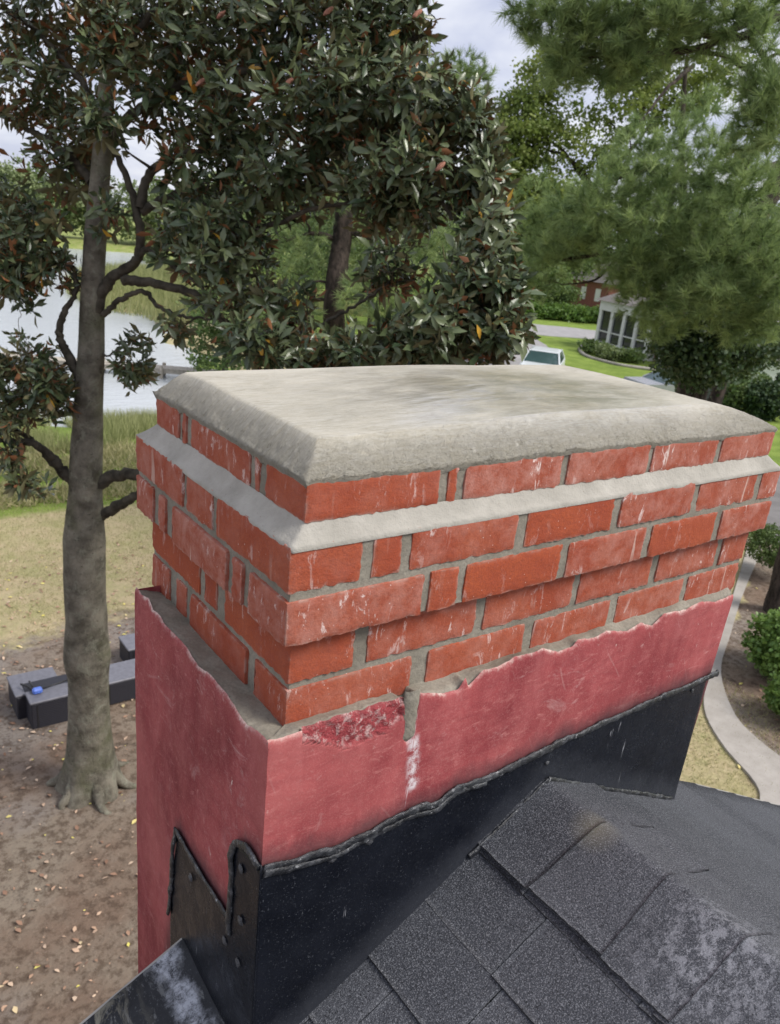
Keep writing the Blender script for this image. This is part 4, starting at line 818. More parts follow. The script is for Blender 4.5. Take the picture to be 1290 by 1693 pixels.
MB_ = [(182, 60, 5.9, 55, 60, .3, 22), (165, 190, 6.0, 45, 50, .3, 9), (60, 55, 6.9, 115, 75, .8, 52), (70, 160, 6.8, 90, 60, .7, 34), (240, 50, 6.7, 110, 70, .9, 52), (345, 60, 6.3, 95, 75, .8, 52), (290, 170, 6.5, 110, 50, .8, 34), (390, 190, 6.2, 80, 70, .7, 42),
 (480, 60, 6.0, 110, 85, .9, 90), (610, 50, 5.8, 85, 75, .8, 80), (680, 45, 5.8, 45, 55, .5, 26), (560, 190, 5.9, 140, 85, .9, 135), (690, 190, 5.7, 95, 70, .7, 82), (775, 205, 5.6, 50, 48, .45, 34), (800, 290, 5.5, 42, 55, .45, 36),
 (670, 310, 5.7, 120, 62, .7, 88), (810, 380, 5.35, 42, 60, .45, 34), (790, 470, 5.3, 70, 62, .5, 52), (835, 545, 5.2, 38, 48, .4, 32), (720, 555, 5.4, 110, 48, .6, 76), (590, 580, 5.6, 120, 34, .55, 56), (440, 570, 5.9, 90, 42, .6, 50), (840, 470, 5.2, 26, 45, .3, 14),
 (380, 440, 6.3, 80, 90, .7, 52), (310, 390, 6.5, 70, 65, .6, 24), (470, 300, 6.0, 90, 50, .6, 46), (350, 290, 6.4, 90, 55, .6, 34), (400, 390, 6.2, 60, 60, .5, 24), (300, 540, 6.5, 30, 30, .4, 6), (640, 440, 5.7, 60, 50, .5, 16), (470, 500, 6.0, 60, 50, .5, 18),
 (45, 395, 6.8, 80, 62, .5, 46), (15, 460, 6.8, 55, 50, .5, 24), (85, 440, 6.8, 45, 40, .4, 16), (35, 610, 7.0, 65, 55, .5, 40), (85, 640, 7.0, 42, 55, .35, 26), (25, 680, 7.0, 50, 45, .4, 24), (222, 608, 7.2, 32, 30, .3, 15), (225, 565, 7.2, 30, 22, .25, 5), (40, 795, 7.1, 35, 20, .25, 9), (15, 750, 7.1, 25, 22, .25, 7),
 (105, 285, 6.9, 75, 40, .5, 16), (10, 320, 6.9, 45, 40, .4, 14), (180, 350, 6.6, 30, 50, .4, 6), (130, 230, 6.7, 60, 50, .5, 14),
 (300, -130, 6.3, 360, 120, 1.3, 170), (-170, 200, 7.0, 150, 300, 1.0, 90), (620, -110, 5.8, 110, 100, .8, 45), (-150, 620, 7.0, 110, 150, .8, 40)]
C, cen = blob_pts([(*b_[:6], int(b_[6] * (2.5 if b_[0] < 450 and b_[1] < 260 else 2.1))) for b_ in MB_], rM)
sub = C[rM.choice(len(C), 330, replace=False)]; sub = sub[np.argsort([np.linalg.norm(nd.near(q)[0] - q) for q in sub])]
grow(nd, sub, rM, .016, 'branches', MAT['limb'], mg, up=-.06, n=5, sides=6)
rest = C[::2]
grow(nd, rest, rM, .005, 'twigs', MAT['limb'], mg, up=-.05, n=3, sides=4)
trc = np.array([1.7, 6.5, 1.0]); A = unit(C - cen) * .55 + unit(C - trc) * np.array([.5, .5, .2]) + rM.normal(0, .38, C.shape) + np.array([0, 0, .45])
v, f, t = rosette_mesh(C, A, rM); mesh('crown', v, f, MAT['mleaf'], mg, False, {'tint': t})
for i, (u, v_, d) in enumerate([(331, 136, 5.75), (366, 24, 5.75), (206, 10, 6.1), (543, 18, 5.3), (690, 22, 5.3), (478, 135, 5.4), (728, 275, 5.2)]):
    p = at(u, v_, d); n = 12; mm = 10; sv_ = [] ; 
    for j in range(mm):
        th = math.pi * (j + .5) / mm
        for k in range(n): rr_ = .021 * math.sin(th) * (1 + .12 * rM.normal()); sv_.append(p + np.array([rr_ * math.cos(k * 6.283 / n) + .03 * math.cos(th), rr_ * math.sin(k * 6.283 / n), .034 * math.cos(th)]))
    fs = [(j * n + k, j * n + (k + 1) % n, (j + 1) * n + (k + 1) % n, (j + 1) * n + k) for j in range(mm - 1) for k in range(n)] + [tuple(range(n - 1, -1, -1)), tuple((mm - 1) * n + k for k in range(n))]
    mesh('seed_pod', np.array(sv_), fs, MAT['pod'], mg, True)
# ---- generic tree
def tree(name, label, trunk_pts, radii, blobs, kind, mat, seed, group=None, nsub=60, twig=True, bark='pbark', limbs=(), needle=(46, .17, .006), cloud=(40, .4, .10), cat='tree'):
    r = np.random.default_rng(seed); P0 = [np.array(p) for p in trunk_pts]; t = empty(name, P0[0], label, cat, group)
    P = smooth_path(P0, 50); R_ = np.interp(np.linspace(0, 1, 50), np.linspace(0, 1, len(radii)), radii); v, f = tube(P, R_, 14, .05, r); mesh('trunk', v, f, MAT[bark], t, True); nd = Nodes(); nd.add(P[14:], R_[14:])
    for L, r0 in limbs:
        Q = smooth_path([at(*p) for p in L], 36); Q = Q + .02 * np.stack([fbm(Q, 2.5, seed + k, 2) for k in range(3)], 1) * (Q[0] - CAM)[1] / 8; rr_ = np.linspace(r0, r0 * .3, 36); v, f = tube(Q, rr_, 8, .05, r); mesh('limb', v, f, MAT[bark], t, True); nd.add(Q[4:], rr_[4:])
    C, cen = blob_pts(blobs, r); sub = C[r.choice(len(C), min(nsub, len(C)), replace=False)]; sub = sub[np.argsort([np.linalg.norm(nd.near(q)[0] - q) for q in sub])]
    grow(nd, sub, r, radii[0] * .16, 'branches', MAT[bark], t, up=.04, n=5, sides=5)
    if kind == 'pine':
        if twig: grow(nd, C, r, .008, 'twigs', MAT[bark], t, up=-.03, n=3, sides=3)
        A = unit(C - cen) * .7 + r.normal(0, .35, C.shape) + np.array([0, 0, .35]); v, f, ti = tufts(C, A, r, *needle)
    else: v, f, ti = leafcloud(C, r, *cloud)
    mesh('crown', v, f, MAT[mat], t, False, {'tint': ti}); return t
def vert(u, v, d, zs):                              # trunk that stands plumb through the point seen at (u, v)
    p = at(u, v, d); g = float(hgt(p[0], p[1])); return [np.array([p[0], p[1], g - .1])] + [np.array([p[0] + dx, p[1] + dy, z]) for z, dx, dy in zs]
# near pine at the right, trunk rising just outside the frame
b = gr(1281, 1012)
tree('near_pine_tree', 'long needled pine overhanging from the top right, its boughs nearest the camera', [b + (0, 0, -.1), b + (-.05, .05, 1.5), b + (-.1, .05, 3.2), b + (-.35, -.05, 5.5), b + (-.8, -.1, 7.5), b + (-1.2, -.1, 9.5), b + (-1.4, -.1, 12)], [.20, .17, .16, .145, .12, .09, .03],
 [(1000, 40, 9.5, 95, 40, .8, 120), (1090, 60, 9.5, 80, 45, .8, 90), (930, 20, 9.5, 75, 40, .7, 80), (950, 90, 9.7, 65, 45, .7, 90), (1030, 100, 9.6, 60, 30, .6, 50), (870, 15, 9.7, 40, 35, .5, 22), (1200, 20, 9.3, 110, 50, .9, 100), (1250, 90, 9.2, 60, 40, .7, 30), (1270, 200, 9, 55, 60, .7, 80), (1240, 170, 9.3, 40, 35, .5, 24), (1290, 130, 9, 40, 40, .5, 30), (1150, -60, 9.5, 300, 80, 1.5, 260), (1420, 150, 9.5, 120, 200, 1.3, 160)],
 'pine', 'needle', 21, nsub=90, limbs=[([(1420, 60, 11.5), (1330, 30, 10.6), (1290, 28, 10), (1240, 55, 9.8), (1200, 62, 9.6), (1150, 55, 9.5), (1090, 40, 9.5), (1000, 30, 9.5)], .075), ([(1400, 10, 11.5), (1290, 22, 10.2), (1220, 45, 9.8), (1170, 75, 9.6), (1120, 85, 9.6), (1050, 90, 9.6), (960, 95, 9.7)], .06), ([(1240, 60, 9.7), (1262, 90, 9.6), (1275, 130, 9.4), (1300, 190, 9.2)], .045), ([(1400, 60, 11), (1280, 130, 10.1), (1230, 110, 10), (1190, 90, 9.9), (1150, 85, 9.8), (1120, 90, 9.8)], .05)], needle=(54, .21, .0105))
# mid pine behind it, filling the right side
p0 = at(1150, 640, 19); 
tree('broad_pine_tree', 'broad dark trunked pine with drooping boughs filling the right side behind the chimney crown', [np.array([p0[0] - .2, p0[1], GZ - .1])] + [at(1142, 660, 19), at(1155, 600, 19), at(1175, 520, 19), at(1215, 430, 19), at(1260, 350, 19), at(1300, 270, 19), at(1330, 150, 19), at(1345, 20, 19)], [.42, .36, .32, .29, .26, .22, .20, .14, .06],
 [(1080, 250, 15.5, 80, 55, 1.4, 130), (1160, 290, 15, 110, 70, 1.6, 230), (1030, 330, 15.5, 100, 60, 1.6, 200), (1230, 330, 14, 80, 90, 1.6, 190), (1100, 400, 15, 130, 60, 1.8, 300), (970, 340, 15, 70, 50, 1.2, 100), (900, 340, 17, 60, 45, 1.4, 60), (1200, 430, 14, 110, 60, 1.6, 260), (1270, 470, 13.5, 60, 60, 1.2, 120), (1085, 490, 15, 60, 45, 1.2, 120), (1190, 500, 14, 100, 40, 1.2, 150), (1100, 540, 15.5, 42, 22, .8, 36), (900, 410, 17, 70, 60, 1.6, 120), (940, 402, 16, 62, 24, 1.4, 80), (1060, 440, 15, 60, 45, 1.3, 110), (880, 470, 17, 40, 25, 1, 24), (1250, 540, 14, 60, 28, 1, 70), (1170, 180, 15.5, 70, 40, 1.2, 40), (1400, 300, 15, 110, 200, 1.8, 180)],
 'pine', 'needle', 22, nsub=150, limbs=[([(1290, 270, 18.5), (1250, 285, 17.5), (1225, 282, 17), (1210, 262, 16.5)], .09), ([(1180, 500, 19), (1100, 440, 17.5), (1010, 420, 16.5), (930, 430, 16.5)], .10), ([(1255, 360, 19), (1180, 310, 17), (1090, 280, 16), (1000, 300, 15.5)], .10), ([(1165, 560, 19), (1200, 545, 16), (1250, 520, 14.5), (1290, 500, 14)], .08), ([(1205, 450, 19), (1230, 440, 16), (1270, 450, 14)], .08), ([(1020, 425, 16.5), (985, 462, 16.3), (930, 470, 16.5)], .035), ([(1145, 110, 17), (1100, 150, 16.5), (1060, 200, 16)], .05)], needle=(42, .26, .014))
# dark understorey tree below it
tree('dark_cedar_tree', 'dark evergreen with low spreading limbs under the broad pine at right', vert(1182, 640, 21, [(-3.5, .1, 0), (-1.5, .3, 0), (.3, .4, 0), (1.5, .5, 0)]), [.24, .2, .15, .1, .04],
 [(1150, 560, 17, 48, 36, 1.2, 170), (1190, 590, 18, 55, 30, 1.4, 150), (1135, 590, 16.5, 34, 22, .7, 60), (1165, 615, 17, 32, 16, .7, 40), (1240, 575, 23, 60, 22, 1.4, 90), (1130, 610, 23, 25, 22, 1, 20), (1205, 530, 23, 60, 30, 1.4, 120), (1290, 560, 23, 40, 25, 1.2, 50)], 'leaf', 'leaf_dark', 23, nsub=50, bark='pbark', cloud=(60, .38, .10))
# pine behind the magnolia
pz = at(565, 430, 15)
tree('shaded_pine_tree', 'pine with a dark straight trunk seen through the gap in the magnolia', [np.array([pz[0], pz[1], GZ - .1]), np.array([pz[0], pz[1], -2]), at(552, 500, 15), at(562, 420, 15), at(568, 370, 15), at(575, 250, 15), at(590, 100, 15), at(600, -40, 15)], [.27, .24, .20, .19, .18, .15, .10, .04],
 [(500, 450, 15.8, 85, 65, 1.0, 110), (620, 400, 15.8, 70, 60, 1.0, 90), (440, 330, 14.5, 60, 45, 1.2, 90), (480, 400, 14.5, 60, 40, 1.2, 80), (640, 490, 14, 90, 55, 1.3, 170), (700, 400, 14.5, 80, 55, 1.3, 120), (540, 330, 14.5, 80, 40, 1.2, 90), (470, 520, 14.5, 70, 45, 1.2, 70), (760, 135, 15, 58, 30, 1, 150), (735, 165, 15, 60, 40, 1, 70), (790, 420, 15, 70, 60, 1.2, 70), (680, 250, 15, 110, 80, 1.5, 110), (380, 480, 15, 50, 70, 1.2, 50), (560, 180, 15, 160, 90, 1.6, 110), (590, 580, 14.5, 130, 40, 1.2, 70)],
 'pine', 'needle', 24, nsub=110, needle=(40, .17, .012), limbs=[([(565, 400, 15), (520, 385, 14.8), (470, 400, 14.6)], .06), ([(568, 380, 15), (640, 400, 14.7), (700, 410, 14.6)], .06), ([(556, 470, 15), (520, 465, 14.9), (500, 470, 14.8)], .03)])
# deciduous trees behind
tree('oak_tree', 'open crowned yellow green tree with sky showing through, behind the right end of the magnolia', vert(1150, 560, 36, [(-3, 0, 0), (-1, -.3, .1), (1, -1.2, .3), (3.4, -2.4, .5), (5.6, -3.2, .6), (8, -3.8, .6), (10, -4.2, .5)]), [.38, .33, .28, .2, .13, .08, .03],
 [(870, 170, 33, 55, 32, 1.6, 50), (915, 120, 33, 50, 30, 1.6, 30), (860, 240, 33, 55, 45, 1.6, 74), (840, 290, 33, 45, 55, 1.6, 60), (925, 210, 33, 55, 30, 1.5, 14), (950, 255, 33, 50, 30, 1.5, 16), (1000, 165, 33, 65, 40, 1.8, 20), (1060, 120, 33, 65, 35, 1.8, 46), (1040, 210, 33, 60, 35, 1.8, 12), (1110, 170, 33, 60, 35, 1.8, 36), (1170, 130, 33, 60, 40, 1.8, 30), (1080, 60, 33, 90, 40, 2, 40), (900, 330, 33, 55, 40, 1.5, 40), (1010, 270, 33, 40, 25, 1.3, 18)],
 'leaf', 'leaf_yellowgreen', 25, nsub=90, cloud=(64, .46, .16), limbs=[([(1080, 400, 35), (1020, 350, 34), (985, 325, 34), (960, 290, 33.5), (935, 255, 33), (900, 225, 33)], .16), ([(1000, 335, 34), (975, 300, 34), (940, 262, 33), (890, 240, 33), (850, 225, 33)], .1), ([(990, 280, 34), (1050, 200, 33), (1075, 150, 33), (1060, 100, 33)], .12), ([(1000, 300, 34), (1090, 190, 33), (1150, 130, 33)], .1)])
tree('rounded_tree', 'rounded dark green tree in the middle distance between magnolia and pine', vert(845, 440, 40, [(-3, 0, 0), (-1, .1, 0), (2, 0, 0), (4, 0, 0)]), [.4, .35, .28, .15, .05],
 [(905, 350, 40, 48, 40, 2, 110), (870, 400, 40, 55, 45, 2, 110), (940, 410, 40, 60, 42, 2, 110), (830, 460, 40, 60, 40, 2, 80), (885, 455, 38, 60, 24, 2, 80)], 'leaf', 'leaf_green', 26, nsub=50, cloud=(70, .6, .16))
# street trees and hedge in front of the far houses
tree('crape_myrtle_tree', 'small multi stemmed tree on the far side of the road', vert(903, 523, 74, [(-4.2, 0, 0), (-3.2, .5, 0), (-2.0, .8, 0)]), [.16, .14, .1, .05],
 [(905, 492, 74, 32, 20, 2, 90), (880, 480, 74, 25, 18, 1.6, 60), (930, 485, 74, 26, 16, 1.6, 60)], 'leaf', 'leaf_green', 27, nsub=25, cloud=(60, .6, .2), bark='limb', limbs=[([(903, 530, 74), (897, 518, 74), (890, 505, 74)], .07), ([(904, 530, 74), (912, 515, 74), (920, 504, 74)], .07)])
fr = np.random.default_rng(55)
names = ['pale green tree on the far bank', 'mid green tree on the far bank']
for i in range(22):
    x = -40 + i * 6.2 + fr.uniform(-1, 1); y = 133 + fr.uniform(0, 9); 
    if i >= 17: x = 48 + (i - 17) * 9; y = 92 + fr.uniform(0, 14) + (i - 17) * 3
    h = fr.uniform(9, 12.5); g = float(hgt(x, y)); r2 = np.random.default_rng(500 + i); t = empty('bank_tree', (x, y, g), ('pale' if i % 3 else 'mid') + ' green tree standing in the row along the far bank of the creek', 'tree', 'trees along the far bank')
    v, f = tube(np.array([(x, y, g - .3), (x + .2, y, g + h * .4), (x + .1, y + .2, g + h * .8)]), [.3, .22, .08], 8); mesh('trunk', v, f, MAT['limb'], t, True)
    m = 110; C = np.array([x, y, g + h * .50]) + unit(r2.normal(size=(m, 3))) * (r2.uniform(0, 1, (m, 1)) ** .4) * np.array([5.2, 4, h * .5]); v, f, ti = leafcloud(C, r2, 44, 1.0, .5); mesh('crown', v, f, MAT['leaf_pale' if i % 3 else 'leaf_green'], t, False, {'tint': ti})
# trees on the near bank and beyond the lawn, behind the magnolia
for i, (u, v_, d, hh_, mt) in enumerate([(372, 560, 34, 4.5, 'leaf_green'), (310, 468, 72, 3.0, 'leaf_pale'), (260, 458, 92, 3.2, 'leaf_pale'), (440, 470, 48, 9, 'leaf_green'), (520, 450, 52, 10, 'leaf_dark'), (620, 430, 50, 9, 'leaf_green'), (700, 440, 50, 9.5, 'leaf_green'), (790, 450, 55, 10, 'leaf_dark')]):
    p = at(u, v_, d); g = float(hgt(p[0], p[1])); r2 = np.random.default_rng(700 + i); t = empty('bank_tree', (p[0], p[1], g), ['small green tree at the water edge behind the chimney crown', 'pale shrubby tree on the near end of the marsh spit', 'pale shrubby tree on the far end of the marsh spit', 'green tree left of the straight pine trunk', 'dark tree just behind the straight pine trunk', 'green tree just right of the straight pine trunk', 'green tree behind the middle of the magnolia', 'dark tree behind the right edge of the magnolia'][i], 'tree')
    v, f = tube(np.array([(p[0], p[1], g - .3), (p[0] + .1, p[1], g + hh_ * .5), (p[0], p[1] + .1, g + hh_ * .85)]), [.16, .12, .05], 8); mesh('trunk', v, f, MAT['limb'], t, True)
    m = 90; C = np.array([p[0], p[1], g + hh_ * .55]) + unit(r2.normal(size=(m, 3))) * (r2.uniform(0, 1, (m, 1)) ** .4) * np.array([hh_ * .42, hh_ * .35, hh_ * .46]); v, f, ti = leafcloud(C, r2, 60, hh_ * .09, .16 if d < 60 else .3); mesh('crown', v, f, MAT[mt], t, False, {'tint': ti})
# shrubs
def shrub(name, label, c, rad, mat, seed, n=260, sz=.05, per=14, spr=.07, cone=False, group=None):
    r2 = np.random.default_rng(seed); t = empty(name, c, label, 'bush', group); c = np.array(c); st = MB()
    for k in range(5): a = r2.uniform(0, 6.28); st.tube([c + (0, 0, -.05), c + (math.cos(a) * rad[0] * .25, math.sin(a) * rad[1] * .25, rad[2] * .9), c + (math.cos(a) * rad[0] * .6, math.sin(a) * rad[1] * .6, rad[2] * 1.5)], [.03, .02, .008], 6)
    st.build('stems', MAT['limb'], t, True); D = unit(r2.normal(size=(n, 3))); rr_ = r2.uniform(.72, 1.02, (n, 1)) * (1 + .08 * fbm(D, 3, seed, 2))[:, None]; rr_[: n // 4] *= .6
    P = D * rr_ * np.array(rad); 
    if cone: P[:, :2] *= np.clip(1 - (P[:, 2:3] / rad[2] + 1) / 2, .08, 1)
    P = P + c + (0, 0, rad[2] * 1.05); v, f, ti = leafcloud(P, r2, per, spr, sz); mesh('foliage', v, f, MAT[mat], t, False, {'tint': ti}); return t
g1 = gr(1268, 955); shrub('topiary_bush', 'clipped round green bush beside the garden path, near the driveway', (g1[0], g1[1], GZ + .28), (.62, .62, .42), 'leaf_green', 31, 420, .05, 16, .07)
g2 = gr(1280, 1120); shrub('garden_bush', 'bright green leafy bush in the mulch bed at the right edge', (g2[0] + .1, g2[1], GZ), (.62, .6, .5), 'leaf_shrub', 32, 420, .07, 16, .08)
g3 = gr(1296, 1200); shrub('garden_bush', 'smaller bright green bush nearest the house at the right edge', (g3[0] + .25, g3[1], GZ), (.42, .42, .34), 'leaf_shrub', 33, 240, .06, 16, .07)
for i, (u, v_, s_) in enumerate([(1212, 655, (1.5, 1.3, .95)), (1262, 668, (1.0, .9, .8))]): g_ = gr(u, v_ + 25); shrub('dark_shrub', ['wide dark green shrub below the cedar limbs', 'dark shrub at the corner of the parked cars, right of the wide one'][i], (g_[0], g_[1], GZ), s_, 'leaf_dark' if i else 'leaf_green', 35 + i, 300, .14, 20, .22)
g_ = gr(1274, 690); shrub('cone_shrub', 'narrow cone shaped dark shrub near the right edge', (g_[0], g_[1], GZ), (.7, .7, .95), 'leaf_dark', 38, 240, .1, 18, .14, cone=True)
# ------------------------------------------------------------------ grasses (stuff)
def blades(name, label, cat, P, r, L, wd, mat, lean=.35):
    n = len(P); D = np.array([0, 0, 1.0]) + r.normal(0, lean, (n, 3)) * np.array([1, 1, .2]); S = L * r.uniform(.5, 1.15, n); R_ = frames(D, r.normal(size=(n, 3))); Sc = np.stack([np.full(n, wd), S, np.ones(n)], 1)
    V = np.einsum('nij,nkj->nki', R_, ND[None] * Sc[:, None, :]) + P[:, None, :]; return tag(mesh(name, V.reshape(-1, 3), np.arange(n * 3).reshape(-1, 3), MAT[mat], None, False, {'tint': np.repeat(r.uniform(0, 1, n), 3)}), label, cat, None, 'stuff')
rG = np.random.default_rng(90)
def scatter(n, x0, x1, y0, y1, test=None):
    x = rG.uniform(x0, x1, n); y = rG.uniform(y0, y1, n)
    if test is not None: k = test(x, y); x, y = x[k], y[k]
    return np.stack([x, y, hgt(x, y)], 1)
wdn = lambda x, y: fbm(np.stack([x, y, 0 * x], 1), .35, 5, 3)
blades('shore_reeds', 'pale green reeds and marsh grass along the near water edge', 'reeds', scatter(46000, -2, 14.5, 19.5, 26.2, lambda x, y: (wdn(x, y) > -.35 + .5 * ((x > 4.5) & (x < 6.2))) & (y > 20.5 + 1.2 * np.sin(x))), rG, .62, .02, 'reed', .3)
blades('ground_cover', 'bright green low ground cover between lawn and reeds', 'ground cover', scatter(26000, -3, 12, 15.5, 20.5, lambda x, y: wdn(x, y * 2) > -.25), rG, .34, .03, 'grass', .8)
blades('marsh_grass', 'yellow green marsh grass on the spit across the creek', 'marsh grass', scatter(26000, 16, 36, 48, 92, lambda x, y: water_d(x, y) < .3), rG, 1.3, .06, 'reed', .2)
blades('lawn_grass', 'thin patchy lawn grass beyond the magnolia', 'grass', scatter(60000, -1, 9, 8.6, 16.5, lambda x, y: wdn(x * 3, y * 3) + (y - 10) * .18 > .1), rG, .055, .008, 'grass', .7)
blades('path_grass', 'dry straw coloured grass between house and garden path', 'grass', scatter(26000, 5.5, 10.5, .5, 6.5), rG, .06, .009, 'grass', .8)
n = 2600; P = np.vstack([scatter(4200, -1.5, 7, 3.0, 13), scatter(700, 8.5, 16, 2, 8.5)]); P[:, 2] += .022; k = len(P)
Dd = rG.normal(size=(k, 3)) * np.array([1, 1, .18]); v, f, t = inst(ML * [1.7, 1, 1] - [0, .5, 0], MLF, P, frames(Dd, np.array([0, 0, 1.0]) + rG.normal(0, .25, (k, 3))), (rG.uniform(.3, 1, k) ** 1.6)[:, None] * np.array([[.085, .075, .075]]), rG.uniform(0, 1, k) ** 1.1)
tag(mesh('leaf_litter', v, f, MAT['litter'], None, False, {'tint': t}), 'scattered fallen leaves on the bare soil and lawn', 'fallen leaves', None, 'stuff')
# ------------------------------------------------------------------ jetty, boxes
jt_a = gr(-260, 566, GZ - .6); jt_b = gr(400, 618, GZ - .6); d = jt_b - jt_a; Lj = float(np.hypot(d[0], d[1])); jt = empty('timber_jetty', (jt_a[0], jt_a[1], GZ - 1.0), 'low pale timber jetty crossing the water behind the magnolia trunk', 'jetty', rz=math.atan2(d[1], d[0]))
mb = MB(); nb_ = int(Lj / .16)
for i in range(nb_): mb.box(i * .16, i * .16 + .148, -.42, .42, .40, .435 + .004 * random.random())
mb.build('deck', MAT['wood'], jt, local=True); mb = MB(); mb.box(0, Lj, -.38, -.30, .22, .395); mb.box(0, Lj, .30, .38, .22, .395); mb.build('joists', MAT['wood'], jt, local=True)
for i in range(int(Lj / 2.6) + 1):
    for s_ in (-.34, .34): mb = MB(); mb.tube([(i * 2.6, s_ * 1.3, -1.1), (i * 2.6, s_ * 1.3, .55)], .08, 10); mb.build('post', MAT['wood'], jt, local=True)
def patio_box(x0, x1, y0, y1, h, label, step=False):
    t = empty('patio_box', ((x0 + x1) / 2, (y0 + y1) / 2, GZ), label, 'patio box', 'dark boxes on the lawn by the magnolia'); mb = MB(); mb.box(x0, x1, y0, y1, GZ, GZ + h - .03, bev=.012); mb.build('body', MAT['resin'], t)
    mb = MB(); mb.box(x0 - .012, x1 + .012, y0 - .012, (y1 - .25 if step else y1 + .012), GZ + h - .03, GZ + h, bev=.008); mb.build('lid', MAT['lid'], t)
    if step: mb = MB(); mb.box(x0 - .1, x0 + .42, y1 - .24, y1 + .25, GZ, GZ + h - .07, bev=.012); mb.build('rear_section', MAT['resin'], t); mb = MB(); mb.box(x0 - .112, x0 + .43, y1 - .25 + .012, y1 + .262, GZ + h - .07, GZ + h - .04, bev=.008); mb.build('rear_lid', MAT['lid'], t)
    mb = MB(); mb.box(x0 + .06, x0 + .075, y0 - .004, y0, GZ + .02, GZ + h - .05); mb.build('corner_seam', MAT['blk'], t); return t
c1 = gr(54, 1208); top1 = on(50, 1163, (0, c1[1], 0), (0, 1, 0)); hb = float(top1[2] - GZ); y_ = float(c1[1]); x_ = float(c1[0])
patio_box(x_, x_ + .78, y_, y_ + .52, hb, 'dark box with a grey lid left of the magnolia trunk, a tool lying on top', True)
c2 = gr(180, 1167); patio_box(float(c2[0]) - .05, float(c2[0]) + .95, float(c2[1]), float(c2[1]) + .42, hb * .88, 'long dark box just right of the magnolia trunk, partly behind the chimney')
c3 = on(213, 1074, (0, 8.6, 0), (0, 1, 0)); patio_box(float(c3[0]), float(c3[0]) + .5, 8.6, 9.0, float(c3[2] - GZ), 'taller dark box behind the long one, at the chimney edge')
tz = GZ + hb; tcn = on(62, 1146, (0, 0, tz), (0, 0, 1)); t = empty('hand_tool', (tcn[0], tcn[1], tz), 'blue and black hand tool lying on the grey lid of the left box', 'tool'); mb = MB(); mb.box(-.055, .055, -.04, .04, .002, .07, bev=.018); mb.build('head', MAT['blue'], t, local=True)
mb = MB(); mb.tube([(.03, .02, .03), (.2, .05, .03), (.36, .09, .03), (.40, .02, .02)], [.012, .010, .010, .008], 8); mb.build('hose', MAT['blk'], t, True, local=True)
mb = MB(); mb.tube([(-.03, .03, .03), (-.08, .16, .03), (-.13, .25, .02)], [.016, .014, .012], 8); mb.tube([(-.01, .03, .03), (-.03, .17, .03), (-.03, .27, .02)], [.016, .014, .012], 8); mb.build('handle', MAT['blk'], t, True, local=True)

# ------------------------------------------------------------------ neighbour's house
A0 = gr(984, 573); A1 = gr(950, 562); A2 = gr(1064, 596)
e1 = unit((A2 - A0)[:2]); th = math.atan2(e1[1], e1[0]); L1 = float(np.linalg.norm((A2 - A0)[:2])); nrm = np.array([-e1[1], e1[0]]); L2 = abs(float(np.dot((A1 - A0)[:2], nrm))); sg = 1
hn = empty('brick_house', (A0[0], A0[1], GZ), 'red brick house with a white columned screened porch across the lawn', 'house', rz=th)
def hb_(name, boxes, mat, par=None):
    mb = MB()
    for b_ in boxes: x0, x1, y0, y1, z0, z1 = b_; ya, yb = sorted((y0 * sg, y1 * sg)); mb.box(x0, x1, ya, yb, z0, z1)
    return mb.build(name, MAT[mat], par or hn, local=True)
PH = 2.5; D2 = 2.4
pch = hb_('porch', [(-.1, L1 + .1, -.1, D2, .0, .45), (-.12, L1 + .1, -.12, D2, PH, PH + .62)], 'white')
nc = 4
for i in range(nc + 1): hb_('column', [(i * L1 / nc - .15, i * L1 / nc + .15, -.06, .22, .451, PH - .001)], 'white', pch)
for i in range(1, 4): hb_('column', [(-.06, .16, i * D2 / 3 - .1, i * D2 / 3 + .12, .451, PH - .001)], 'white', pch)
hb_('screen', [(.0, L1, .06, .10, .5, PH - .002)], 'dglass', pch); hb_('screen', [(.05, .09, .12, D2, .5, PH - .002)], 'dglass', pch)
hb_('railing', [(0, L1, -.02, .04, 1.1, 1.18)], 'white', pch)
mb = MB(); zt_ = PH + .62; ym = sg * D2; mb.add([(-.4, -.4 * sg, zt_), (L1 + .3, -.4 * sg, zt_), (L1 + .3, ym, zt_ + 1.1), (.3, ym, zt_ + 1.1), (-.4, ym, zt_), (L1 + .3, ym, zt_)], [(0, 1, 2, 3), (0, 3, 4), (0, 4, 5, 1), (1, 5, 2), (3, 2, 5, 4)]); mb.build('porch_roof', MAT['roof2'], hn, local=True)
W0, W1 = .3, 12.5; YB = D2 + .01
hb_('wall', [(W0, W1, YB, YB + 8, 0, 3.2)], 'rbrick'); hb_('wall', [(L1 + .2, W1 + .5, .6, YB, 0, 3.1)], 'rbrick')
